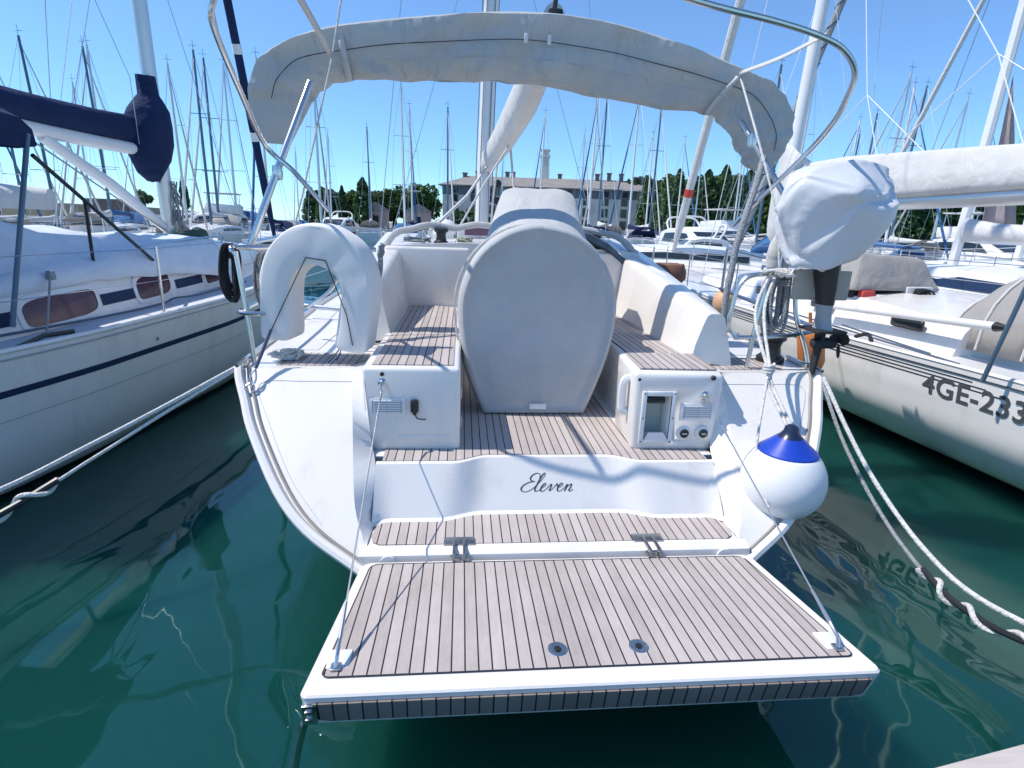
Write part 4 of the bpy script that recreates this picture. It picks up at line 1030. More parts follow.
# pontoon the photograph was taken from
pon = thing('pontoon', 'weathered wooden pontoon corner at the bottom right', 'pontoon', (.6, .4, .42))
pr = Matrix.Translation((.6, .4, 0)) @ Matrix.Rotation(R(9.2), 4, 'Z')
bm = BM()
for k in range(20): box(bm, (-12, .76 - .118 * (k + 1) + .004, .455), (14, .76 - .118 * k, .50), .004, 1, pr)
obj('deck_boards', bm, M['pontoon'], pon)
bm = BM(); box(bm, (-12, -1.55, .30), (14, .735, .452), 0, 1, pr); obj('beam', bm, M['bark'], pon)

# ------------------------------------------------------------------ neighbouring yachts
class Hull:
    def __init__(s, L, B, fb, sec, plan, y0, rise=.16):
        s.L, s.B, s.fb, s.plan, s.y0, s.rise = L, B, fb, plan, y0, rise
        s.sec = [(p.x, p.z) for p in spline([(a, 0, c) for a, c in sec], 5)]
    def t(s, y): return (y - s.y0) / s.L
    def half(s, y):
        t_ = min(1, max(0, s.t(y))); P = s.plan
        for (a, b_), (c, d) in zip(P, P[1:]):
            if t_ <= c:
                k = (t_ - a) / (c - a); k = k * k * (3 - 2 * k) * .35 + k * .65
                return s.B / 2 * (b_ + (d - b_) * k)
        return s.B / 2 * P[-1][1]
    def zs(s, y): t_ = s.t(y); return s.fb * (1 + s.rise * (t_ - .25) ** 2 * 1.8)
    def at(s, y, zf):
        for (a, z0_), (c, z1_) in zip(s.sec, s.sec[1:]):
            if zf <= z1_: return (a + (c - a) * (zf - z0_) / max(1e-6, z1_ - z0_)) * s.half(y)
        return s.half(y)
    def ys(s, n): return [s.y0 + s.L * i / (n - 1) for i in range(n)]
    def bm(s, n=26):
        bm = BM(); secs = []
        for y in s.ys(n):
            h, z = s.half(y), s.zs(y); rk = 0
            pts = []
            for a, c in s.sec:
                tb = max(0, s.t(y) - .8) / .2
                pts.append((a * h, y + tb * (c - 1) * .09 * s.L * .5 - max(0, .06 - s.t(y)) * 0, c * z))
            secs.append([(-p[0], p[1], p[2]) for p in pts[::-1]] + pts[1:])
        r_ = loft(bm, secs, closed=False)
        bm.faces.new(r_[0])
        return bm
    def band(s, side, z0_, z1_, ya, yb, off=.004, n=40):
        bm = BM(); A, B_ = [], []
        for i in range(n):
            y = ya + (yb - ya) * i / (n - 1); z = s.zs(y)
            tb = max(0, s.t(y) - .8) / .2
            for zz, lst in ((z0_, A), (z1_, B_)):
                lst.append((side * (s.at(y, zz) + off), y + tb * (zz - 1) * .09 * s.L * .5, zz * z))
        strip(bm, A, B_); return bm
    def deck(s, inset=0, dz=0, n=26):
        bm = BM(); ys_ = s.ys(n)
        strip(bm, [(-max(.005, s.half(y) - inset), y, s.zs(y) + dz) for y in ys_], [(max(.005, s.half(y) - inset), y, s.zs(y) + dz) for y in ys_]); return bm

PLAN = [(0, .74), (.12, .86), (.3, .98), (.48, 1.0), (.64, .93), (.78, .72), (.9, .38), (1, .012)]
SEC = [(0, -.45), (.35, -.36), (.72, -.16), (.90, .04), (.965, .25), (.985, .5), (1.0, 1.0)]
SEC_IOR = [(0, -.40), (.22, -.20), (.46, .0), (.76, .20), (.925, .45), (.975, .70), (.99, .86), (1.0, 1.0)]

def cabin(bm, prof, zb):
    """prof: list of (y, half width, top z); sides lean in"""
    secs = []
    for y, w, zt in prof:
        secs.append([(-w - .08, y, zb), (-w, y, zt - .10), (-w + .05, y, zt - .035), (-w * .5, y, zt + .02), (0, y, zt + .035), (w * .5, y, zt + .02), (w - .05, y, zt - .035), (w, y, zt - .10), (w + .08, y, zb)])
    loft(bm, secs)

# ---- left yacht with navy covers
LB = thing('sailing_yacht', 'white yacht at left with a navy blue stripe, violet windows and navy sail cover', 'sailing yacht', (-5.4, 6.0, 0), R(-5.5), world=False)
H1 = Hull(11.6, 3.66, 1.12, SEC, PLAN, -4.3)
hl = obj('hull', H1.bm(), M['gel_old'], LB)
obj('hull_stripe', H1.band(1, .722, .768, -4.2, 6.9), M['navy_paint'], hl, smooth=0)
obj('hull_line', H1.band(1, .56, .566, -4.2, 6.6), M['vent'], hl, smooth=0)
obj('boot_stripe', H1.band(1, -.02, .035, -4.2, 6.6), M['dark_stripe'], hl, smooth=0)
dk = obj('deck', H1.deck(.02, .004), M['gel_grey'], LB)
bm = BM(); strip_y = H1.ys(40); tube(bm, [(H1.half(y) - .015, y, H1.zs(y) + .02) for y in strip_y[:-1]], .026, 6); obj('toe_rail', bm, M['gel_old'], dk)
bm = BM(); tube(bm, [(H1.half(y) + .006, y, H1.zs(y) - .035) for y in strip_y[:-1]], .008, 4); obj('rub_strip', bm, M['vent'], dk)
bm = BM(); cabin(bm, [(-3.0, 1.28, 1.40), (-1.2, 1.24, 1.52), (0, 1.20, 1.64), (1.5, 1.12, 1.74), (3.2, .98, 1.78), (4.6, .70, 1.66), (5.6, .42, 1.38)], 1.10)
cb = obj('cabin', bm, M['gel'], LB)
def cw(y):   # cabin side half width and lean
    T = [(-3.0, 1.28, 1.40), (-1.2, 1.24, 1.52), (0, 1.20, 1.64), (1.5, 1.12, 1.74), (3.2, .98, 1.78), (4.6, .70, 1.66)]
    for a, b_ in zip(T, T[1:]):
        if y <= b_[0]:
            k = (y - a[0]) / (b_[0] - a[0]); return a[1] + (b_[1] - a[1]) * k, a[2] + (b_[2] - a[2]) * k - .10
    return .7, 1.56
def on_cab(y, z, off):
    w, zt = cw(y); k = (zt - z) / max(.05, zt - 1.10); return (w + .08 * k + off, y, z)
def cab_window(y0_, y1_, z0_, z1_, n=10):
    cy_, cz_ = (y0_ + y1_) / 2, (z0_ + z1_) / 2
    def outline(sc_):
        pts = []
        for k in range(32):
            a = 2 * math.pi * k / 32
            ca, sa = math.cos(a), math.sin(a)
            pts.append((cy_ + math.copysign(abs(ca) ** .4, ca) * ((y1_ - y0_) / 2 + sc_), cz_ + math.copysign(abs(sa) ** .5, sa) * ((z1_ - z0_) / 2 + sc_) + .03 * ca))
        return pts
    bm = BM(); a = [on_cab(y, z, .012) for y, z in outline(.045)]; b_ = [on_cab(y, z, .016) for y, z in outline(0)]
    c = [on_cab(y, z, -.02) for y, z in outline(.05)]
    loft(bm, [c, a, b_], cap=False); f = obj('window_frame', bm, M['white_plastic'], cb)
    bm = BM(); poly(bm, [on_cab(y, z, .010) for y, z in outline(.002)]); obj('window_pane', bm, M['glass_violet'], f, smooth=0)
cab_window(-.98, -.10, 1.18, 1.41); cab_window(.55, 1.20, 1.22, 1.46); cab_window(2.10, 2.65, 1.24, 1.47)
bm = BM()
for a, b_ in ((-3.0, -1.06), (-.03, .52), (1.33, 2.02)):
    bm = BM(); ys_ = [a + (b_ - a) * k / 8 for k in range(9)]
    strip(bm, [on_cab(y, 1.235 + .012 * y, .004) for y in ys_], [on_cab(y, 1.345 + .012 * y, .004) for y in ys_])
    obj('cabin_stripe', bm, M['navy_paint'], cb, smooth=0)
bm = BM(); tube(bm, spline([(1.02, .9, 1.62), (1.01, .95, 1.75), (.99, 1.2, 1.77), (.90, 3.0, 1.84), (.88, 3.1, 1.74)], 4), .014, 8); tube(bm, [(.95, 2.0, 1.72), (.95, 2.0, 1.8)], .012, 6); obj('grab_rail', bm, M['steel'], cb)
# mast, boom, sail cover
bm = BM()
for xx in [0]:
    secs = []
    for z in (1.7, 3, 6, 10, 15): secs.append([(.02 + .085 * math.cos(2 * math.pi * k / 16) + .012 * (z - 2), 3.27 + .13 * math.sin(2 * math.pi * k / 16) - .05 * (z - 1.7) * .4, z) for k in range(16)])
    loft(bm, secs)
mst = obj('mast', bm, M['alu'], LB)
bm = BM(); tube(bm, [(.03, 3.2, 3.0), (.0, 2.0, 3.0), (-.02, 0, 3.02), (-.04, -2.2, 3.06)], [.075, .085, .085, .085], 12); bo = obj('boom', bm, M['alu_white'], LB)
bm = BM(); secs = []
for y, z, w, h in ((3.02, 3.30, .07, .16), (2.9, 3.24, .13, .22), (2.2, 3.20, .15, .20), (1.2, 3.19, .15, .18), (0, 3.20, .155, .17), (-1.2, 3.22, .15, .16), (-2.3, 3.24, .14, .15)):
    secs.append([(-.02 + w * math.cos(2 * math.pi * k / 20) * (1 + .12 * fnz(k * .6, y * 1.5)), y + .02 * fnz(k, y), z + h * math.sin(2 * math.pi * k / 20) * (1 if math.sin(2 * math.pi * k / 20) > 0 else .8) + .02 * fnz(k * .5, y * 2, 3)) for k in range(20)])
loft(bm, secs); sc1 = obj('sail_cover', bm, M['navy'], LB, smooth=60)
bm = BM(); secs = []
for z, w, d, yo in ((2.60, .08, .08, 2.96), (2.70, .15, .2, 2.92), (2.9, .22, .34, 2.98), (3.12, .27, .40, 3.03), (3.35, .28, .38, 3.06), (3.55, .23, .32, 3.09), (3.70, .15, .22, 3.11), (3.76, .115, .165, 3.12), (4.0, .11, .16, 3.12)):
    secs.append([(.05 + w * math.cos(2 * math.pi * k / 20) * (1 + .18 * fnz(k * .5, z * 2)), yo + d * math.sin(2 * math.pi * k / 20) * (1 + .15 * fnz(k * .5, z * 2, 5)), z + .04 * fnz(k * .4, z, 8)) for k in range(20)])
loft(bm, secs); obj('mast_collar', bm, M['navy'], LB, smooth=60)
bm = BM(); tube(bm, [(-.01, 1.15, 2.94), (.02, 2.1, 2.5), (.03, 3.1, 1.95)], [.06, .075, .07], 10); obj('boom_vang', bm, M['alu_white'], LB)
bm = BM(); tube(bm, [(.03, 1.0, 2.86), (.06, 2.0, 2.38), (.07, 3.1, 1.88)], .010, 6)
for k in range(14): tube(bm, spline([(.10 + .06 * math.sin(k * 2.1), 3.32 + .07 * math.cos(k * 1.7), 2.62), (.13 + .07 * math.sin(k * 3.3), 3.3 + .08 * math.cos(k), 2.3), (.15 + .10 * math.sin(k * 1.3), 3.28 + .09 * math.cos(k * 2.7), 2.02 - .05 * (k % 3)), (.10 + .05 * math.sin(k), 3.3, 2.2)], 4), .008, 5)
obj('halyards', bm, M['rope_grey'], mst)
bm = BM(); tube(bm, spline([(.28, 3.0, 1.82), (.3, 3.5, 1.86), (.2, 3.9, 1.80)], 4), [.06] * 4 + [.1] * 3 + [.06] * 2, 8); obj('mast_boot', bm, mat('green_cover', (.03, .07, .06), .8), mst)
bm = BM()
for s in (1, -1):
    tube(bm, [(s * 1.62, 3.0, 1.2), (s * .9, 3.1, 6.8), (.1, 3.0, 14.5)], .006, 5)
    tube(bm, [(s * 1.6, 2.7, 1.2), (.1, 3.1, 6.7)], .005, 5)
tube(bm, [(-.02, -2.0, 3.18), (.05, 2.9, 14.5)], .005, 5)
tube(bm, [(.0, .2, 3.3), (.03, 2.9, 8)], .005, 5); tube(bm, [(0, 1.5, 3.3), (.03, 2.9, 7)], .004, 5); tube(bm, [(.16, 2.6, 3.05), (.10, 2.7, 3.9), (0, 1.9, 5.5), (.02, 2.8, 9)], .005, 5)
obj('rigging', bm, M['wire'], mst)
bm = BM(); A, B_ = Vector((-.05, 7.25, 1.5)), Vector((.12, 3.2, 14.8))
tube(bm, [A.lerp(B_, k / 12) for k in range(13)], [.03] + [.075] * 11 + [.03], 12); gen = obj('furled_headsail', bm, M['navy'], LB)
bm = BM()
for k in (.16, .27, .36): p = A.lerp(B_, k); tube(bm, [p, A.lerp(B_, k + .012)], .085, 12)
obj('sail_tie', bm, M['white_plastic'], gen)
# stanchions, lifelines, bimini
bm = BM()
for y in (-2.4, .15, 2.6, 4.8): tube(bm, [(H1.half(y) - .06, y, H1.zs(y)), (H1.half(y) - .05, y, H1.zs(y) + .70)], .0135, 8)
ys_ = [-2.4, .15, 2.6, 4.8, 6.6]
for dz in (.68, .36): tube(bm, [(max(.2, H1.half(y) - .05), y, H1.zs(y) + dz) for y in ys_], .004, 5)
obj('lifelines', bm, M['steel'], LB)
bm = BM(); secs = []
for y, zt in ((-2.6, 2.80), (-2.5, 2.88), (-1.4, 2.98), (-.72, 2.93), (-.62, 2.86), (-.60, 2.74)):
    secs.append([(1.36, y, 2.62 + .03 * (y > -.7)), (1.37, y, zt - .08), (1.25, y, zt - .02), (.6, y, zt + .04), (-.6, y, zt + .04), (-1.25, y, zt - .02), (-1.37, y, zt - .08), (-1.36, y, 2.62), (-1.2, y, zt - .11), (0, y, zt - .05), (1.2, y, zt - .11)])
loft(bm, secs, cap=True); bi = obj('bimini', bm, M['navy'], LB, smooth=50)
bm = BM(); tube(bm, [(1.36, -.66, 2.74), (1.33, -1.15, 1.22)], .020, 10); obj('bimini_frame', bm, M['alu_dark'], bi); bm = BM(); tube(bm, [(-1.33, -.7, 2.72), (-1.30, -1.2, 1.22)], .018, 10); obj('bimini_frame', bm, M['alu_dark'], bi)
bm = BM(); tube(bm, [(1.33, -.62, 2.58), (1.16, 1.0, 1.62)], .018, 6); tube(bm, [(1.27, -.05, 2.26), (1.10, .15, 1.66)], .016, 6); obj('bimini_strap', bm, M['black'], bi); bm = BM(); tube(bm, [(-1.33, -.62, 2.58), (-1.16, 1.0, 1.62)], .014, 6); obj('bimini_strap', bm, M['black'], bi)
bm = BM(); tube(bm, [(1.60, -1.15, 1.17), (1.22, -.55, 1.58)], .009, 6); box(bm, (1.20, -.58, 1.54), (1.25, -.52, 1.62), .01); obj('mainsheet_tackle', bm, M['rope_grey'], LB)
bm = BM(); tube(bm, [(1.70, -1.6, 1.14), (1.62, -1.2, 1.17), (1.66, -.95, 1.16)], .02, 8); obj('deck_fitting', bm, M['black'], LB)
bm = BM(); tube(bm, spline([(1.3, -2.8, 1.22), (1.36, -.6, 1.16), (1.40, .6, 1.16), (1.42, .9, 1.2), (1.42, 1.4, 1.18), (1.34, 2.8, 1.2)], 5), .012, 6); obj('jib_sheet', bm, M['wire_dark'], LB)
bm = BM(); lathe(bm, [(0, .006), (.018, .006), (.02, 0), (0, 0)], (H1.half(-.1) + .0, -.1, .93), 'X', 12); obj('skin_fitting', bm, M['steel'], LB)
# white tarpaulin over the cabin top
def drape(name, xs, yrange, f, m, par, nx=34, ny=44):
    bm = BM(); secs = []
    for j in range(ny):
        y = yrange[0] + (yrange[1] - yrange[0]) * j / (ny - 1); row = []
        for i in range(nx):
            x = xs[0] + (xs[1] - xs[0]) * i / (nx - 1); row.append((x, y, f(x, y)))
        secs.append(row)
    loft(bm, secs, closed=False); return obj(name, bm, m, par, smooth=80, solid=.01)
def tf(x, y):
    w, zt = cw(min(y, 4.5)); zt += .10
    ax = abs(x)
    roof = zt + .05 * (1 - (x / w) ** 2) if ax < w - .06 else zt - .02 - (ax - w + .06) * 1.9
    e = max(0, ax - .62)
    tent = 1.98 - .07 * y + .10 * math.exp(-((y + .55) / .35) ** 2) - e * 1.0 - e * e * .4 + .07 * fnz(x * 2.2, y * 1.6) + .022 * fnz(x * 6, y * 4)
    edge = 1.0 if y > -2.4 else .6
    return max(tent * edge + roof * (1 - edge), roof + .035 + .02 * fnz(x * 5, y * 3, 4))
tp_ = drape('cabin_tarpaulin', (-1.2, 1.23), (-2.6, 2.75), tf, M['tarp'], None)
tp_.location = (-5.4, 6.0, 0); tp_.rotation_euler = (0, 0, R(-5.5))
tag(tp_, 'rumpled white tarpaulin spread over the left yacht cabin roof', 'tarpaulin')

# ---- right yacht with the number on its side
RB = thing('sailing_yacht', 'white yacht at right with sail number 4GE-233 on the hull and white boom cover', 'sailing yacht', (5.2, 7.0, 0), 0, world=False)
H2 = Hull(13.2, 3.52, 1.10, SEC_IOR, PLAN, -5.0)
hr = obj('hull', H2.bm(30), M['gel_old'], RB)
for k, z in enumerate((.925, .895, .865)): obj('pinstripe', H2.band(-1, z, z + .009, -3.0 - .12 * k, 3.2), M['dark_stripe'], hr, smooth=0)
obj('boot_stripe', H2.band(-1, .0, .05, -4.6, 7.5), M['navy_paint'], hr, smooth=0)
obj('boot_line', H2.band(-1, .085, .10, -4.6, 7.5), M['dark_stripe'], hr, smooth=0)
cu = bpy.data.curves.new('t', 'FONT'); cu.body = '4GE-2330'; cu.size = .242; cu.offset = .0045; cu.space_character = 1.06
to = bpy.data.objects.new('t', cu); col.objects.link(to)
bpy.context.view_layer.update()
tm = bpy.data.meshes.new_from_object(to.evaluated_get(bpy.context.evaluated_depsgraph_get()))
bm = BM(); bm.from_mesh(tm); bpy.data.objects.remove(to)
bmesh.ops.subdivide_edges(bm, edges=[e for e in bm.edges if e.calc_length() > .05], cuts=2)
for v in bm.verts:
    y = -2.56 - v.co.x; z = .82 + v.co.y; v.co = (-(H2.at(y, z / H2.zs(y)) + .006), y, z)
obj('sail_number', bm, M['letter'], hr, smooth=0)
dk = obj('deck', H2.deck(.02, .004), M['gel'], RB)
bm = BM(); ys_ = H2.ys(44)[:-1]
tube(bm, [(-H2.half(y) + .02, y, H2.zs(y) + .015) for y in ys_], .022, 6); obj('toe_rail', bm, M['gel_old'], dk)
bm = BM(); tube(bm, [(-H2.half(y) - .004, y, H2.zs(y) - .04) for y in ys_], .006, 4); obj('rub_strip', bm, M['dark_stripe'], dk)
bm = BM(); cabin(bm, [(-2.4, 1.12, 1.42), (-1.0, 1.12, 1.50), (1.0, 1.05, 1.52), (3.0, .85, 1.46), (4.6, .55, 1.30)], 1.08); cb2 = obj('cabin', bm, M['gel'], RB)
for y in (-2.0, -.6, .8):
    bm = BM(); box(bm, (-1.205, y, 1.26), (-1.165, y + .42, 1.37), .03, 3); obj('cabin_window', bm, M['glass'], cb2)
bm = BM(); tube(bm, [(0, 2.9, 1.4), (.05, 2.9, 4), (.22, 2.9, 9), (.35, 2.9, 15.5)], .105, 14); ms2 = obj('mast', bm, M['alu_white'], RB)
bm = BM(); tube(bm, [(0, 2.75, 2.60), (-.12, 0, 2.60), (-.22, -2.6, 2.61), (-.25, -3.2, 2.62)], .10, 12); obj('boom', bm, M['alu'], RB)
bm = BM(); secs = []
for y, zb, zt, w in ((3.12, 2.25, 3.75, .05), (3.02, 2.05, 3.72, .16), (2.8, 1.95, 3.62, .21), (2.5, 2.15, 3.45, .22), (2.1, 2.42, 3.30, .21), (1.2, 2.62, 3.28, .17), (0, 2.63, 3.20, .16), (-1.2, 2.64, 3.12, .15), (-2.4, 2.65, 3.03, .13), (-3.1, 2.66, 2.96, .10)):
    xo = -.05 - (2.9 - y) * .04; h = zt - zb; ring = []
    for k in range(28):
        a = 2 * math.pi * k / 28 + math.pi / 2; sa, ca = math.sin(a), math.cos(a)
        zq = .5 + .5 * sa
        ww = w * (.30 + .75 * (1 - zq) ** .6) * (1 + .25 * fnz(y * 1.6, zq * 3, 4))
        ring.append((xo + math.copysign(abs(ca) ** .7, ca) * ww + .02 * fnz(y * 3, zq * 5), y, zb + h * zq + .03 * fnz(y * 2.5, 7)))
    secs.append(ring)
loft(bm, secs); obj('boom_cover', bm, M['canvas_white'], RB, smooth=60)
bm = BM()
for s in (1, -1):
    tube(bm, [(s * 1.5, 2.6, 1.12), (.1 + s * .9, 2.8, 6.5), (.3, 2.85, 15)], .006, 5)
    tube(bm, [(s * 1.45, 2.2, 1.12), (.1, 2.8, 6.3)], .005, 5)
tube(bm, [(-.2, -3.0, 2.95), (.3, 2.8, 15)], .005, 5)
obj('rigging', bm, M['wire_white'], ms2)
bm = BM()
for y0_ in (-1.6, .4): 
    tube(bm, [(-.18, y0_ , 3.0), (.0, y0_ + .8, 4.1), (.15, 2.7, 8.2)], .006, 5); tube(bm, [(0, y0_ + .8, 4.1), (-.2, y0_ + 2.0, 3.15)], .006, 5); tube(bm, [(0, y0_ + .8, 4.1), (-.22, y0_ - 1.0, 2.98)], .006, 5)
obj('lazy_jacks', bm, M['wire_white'], ms2)
bm = BM(); A, B_ = Vector((-.02, 8.0, 1.4)), Vector((.34, 3.0, 15.3)); tube(bm, [A.lerp(B_, k / 16) + Vector((.01 * fnz(k * .8), 0, 0)) for k in range(17)], [.03] + [.10] * 15 + [.03], 10); g2 = obj('furled_headsail', bm, M['canvas_white'], RB)
bm = BM(); p = A.lerp(B_, .115); tube(bm, [p, A.lerp(B_, .128)], .112, 10); obj('sail_tie', bm, M['red'], g2)
# grey tent over the forward hatch, dodger, pole, stanchions
bm = BM(); secs = []
for y, k in ((-.9, 0), (-.85, 1), (.35, 1), (.42, 0)):
    zt = 1.93 if k else 1.5
    secs.append([(-1.18, y, 1.42), (-1.0 - .02 * k, y, zt - .06 + .02), (-.9, y, zt), (-.35, y, zt + .03), (-.12, y, zt - .04), (.0, y, 1.44)])
bm = BM(); hexa(bm, [(-1.20, -.90, 1.545), (-.04, -.90, 1.545), (-.04, .5, 1.46), (-1.20, .5, 1.46), (-1.02, -.74, 1.96), (-.24, -.74, 1.93), (-.24, .3, 1.93), (-1.02, .3, 1.96)], .04, 2)
bmesh.ops.subdivide_edges(bm, edges=bm.edges[:], cuts=5, use_grid_fill=True)
for v in bm.verts: v.co += Vector((.015 * fnz(v.co.x * 3, v.co.y * 3, v.co.z * 3), .03 * fnz(v.co.x * 4, v.co.z * 4, 2), .015 * fnz(v.co.x * 5, v.co.y * 5, 4)))
obj('hatch_tent', bm, M['canvas_taupe'], RB, smooth=50)
bm = BM(); box(bm, (-1.08, -.78, 1.40), (-.12, -.5, 1.56), .01); obj('hatch_shade', bm, M['dark'], RB)  # solid dark block painted as the shade in the opening under the tent
bm = BM(); box(bm, (-.50, -.90, 1.40), (-.16, -.80, 1.60), .02); box(bm, (-.88, -.93, 1.44), (-.62, -.82, 1.50), .02); obj('hatch_boards', bm, M['gel_grey'], RB)
bm = BM(); box(bm, (-1.06, -.92, 1.46), (-.90, -.82, 1.545), .02); obj('red_pouch', bm, M['red'], RB)
bm = BM()
for k in range(7): tube(bm, spline([(-.34 + .11 * math.cos(a + k * .5), -.94 - .012 * k, 1.50 + .08 * math.sin(a)) for a in [math.pi * q / 6 + .2 for q in range(7)]], 4), .011, 6)
obj('sheet_coil', bm, M['rope_black'], RB)
bm = BM(); 
for k in range(12): tube(bm, spline([(-1.15 + .5 * rnd.random(), -1.5 + .4 * rnd.random(), 1.15 + .10 * rnd.random()) for q in range(4)], 4), .012, 6)
obj('deck_ropes', bm, M['rope_grey'], RB)
bm = BM(); secs = []
for k in range(13):
    f = k / 12; y = -1.95 - 1.0 * f; hgt = math.sin(min(1, f * 1.5 + .05) * math.pi * .5) ** .8; ring = []
    for q in range(17):
        a = math.pi * q / 16; ring.append((-.05 - 1.02 * math.cos(a), y + .02 * math.sin(q * 2), 1.18 + (.86 * hgt + .015) * math.sin(a) ** .75))
    secs.append(ring)
loft(bm, secs, closed=False); dg = obj('dodger', bm, M['canvas_taupe'], RB, smooth=60, solid=.008)
bm = BM()
for f in (.25, .55, .98):
    y = -1.95 - 1.0 * f; hgt = math.sin(min(1, f * 1.5 + .05) * math.pi * .5) ** .8
    tube(bm, [(-.05 - 1.03 * math.cos(math.pi * q / 16), y, 1.19 + (.865 * hgt + .015) * math.sin(math.pi * q / 16) ** .75) for q in range(17)], .011, 6)
obj('dodger_seam', bm, M['canvas_white'], dg)
bm = BM(); tube(bm, [(-1.30, -.65, 1.335), (-1.30, -2.85, 1.465)], [.038, .038], 12); po = obj('spinnaker_pole', bm, M['alu_white'], RB)
bm = BM(); tube(bm, [(-1.30, -2.84, 1.465), (-1.30, -2.94, 1.472)], [.042, .02], 12); obj('pole_end', bm, M['black'], po)
bm = BM()
tube(bm, [(-1.70, -3.23, 1.10), (-1.70, -3.36, 1.86)], .017, 8)
obj('stanchion', bm, M['alu_dark'], RB)
bm = BM()
for y in (-1.1, .9, 2.9, 5): tube(bm, [(-H2.half(y) + .06, y, H2.zs(y)), (-H2.half(y) + .05, y, H2.zs(y) + .62)], .012, 8)
for dz in (.60, .32): tube(bm, [(-max(.1, H2.half(y) - .05), y, H2.zs(y) + dz) for y in (-1.1, .9, 2.9, 5, 7.4)], .004, 5)
obj('lifelines', bm, M['steel'], RB)
bm = BM(); 
for y in (-1.9, -1.15, .2): tube(bm, spline([(-1.62, y, 1.14), (-1.58, y + .12, 1.19), (-1.62, y + .24, 1.14)], 4), .02, 8)
obj('deck_cleat', bm, M['black'], RB)
bm = BM(); tube(bm, [(-1.5, -2.8, 1.13), (-1.42, 0, 1.16), (-1.1, 3.5, 1.2)], .010, 6); tube(bm, [(-1.42, -2.4, 1.13), (-1.30, -1, 1.15)], .010, 6); obj('jib_sheet', bm, M['wire_dark'], RB)

def sausage_fender(c, l, r, m, label, rz=0, tilt=0, cat='fender'):
    f = thing('fender', label, cat, c)
    Rm = Matrix.Translation(c) @ Matrix.Rotation(tilt, 4, 'Y')
    bm = BM(); lathe(bm, [(0, -l / 2 - r * .6), (r * .3, -l / 2 - r * .5), (r * .8, -l / 2), (r, -l / 2 + r * .5), (r, l / 2 - r * .5), (r * .8, l / 2), (r * .3, l / 2 + r * .5), (0, l / 2 + r * .6)], (0, 0, 0), 'Z', 20)
    bmesh.ops.transform(bm, matrix=Rm, verts=bm.verts); obj('fender_body', bm, m, f)
    bm = BM(); tube(bm, [Rm @ Vector((0, 0, l / 2 + r * .4)), Rm @ Vector((0, 0, l / 2 + r + .05))], r * .13, 8); obj('fender_eye', bm, m, f)
    return f
sausage_fender((3.12, 5.35, 1.0), .42, .13, M['orange'], 'orange fender hanging between the right yacht and the starboard quarter', tilt=R(-12))
sausage_fender((2.12, 5.4, 1.46), .17, .11, M['peach'], 'faded orange fender hung on the starboard guard rail', tilt=0)

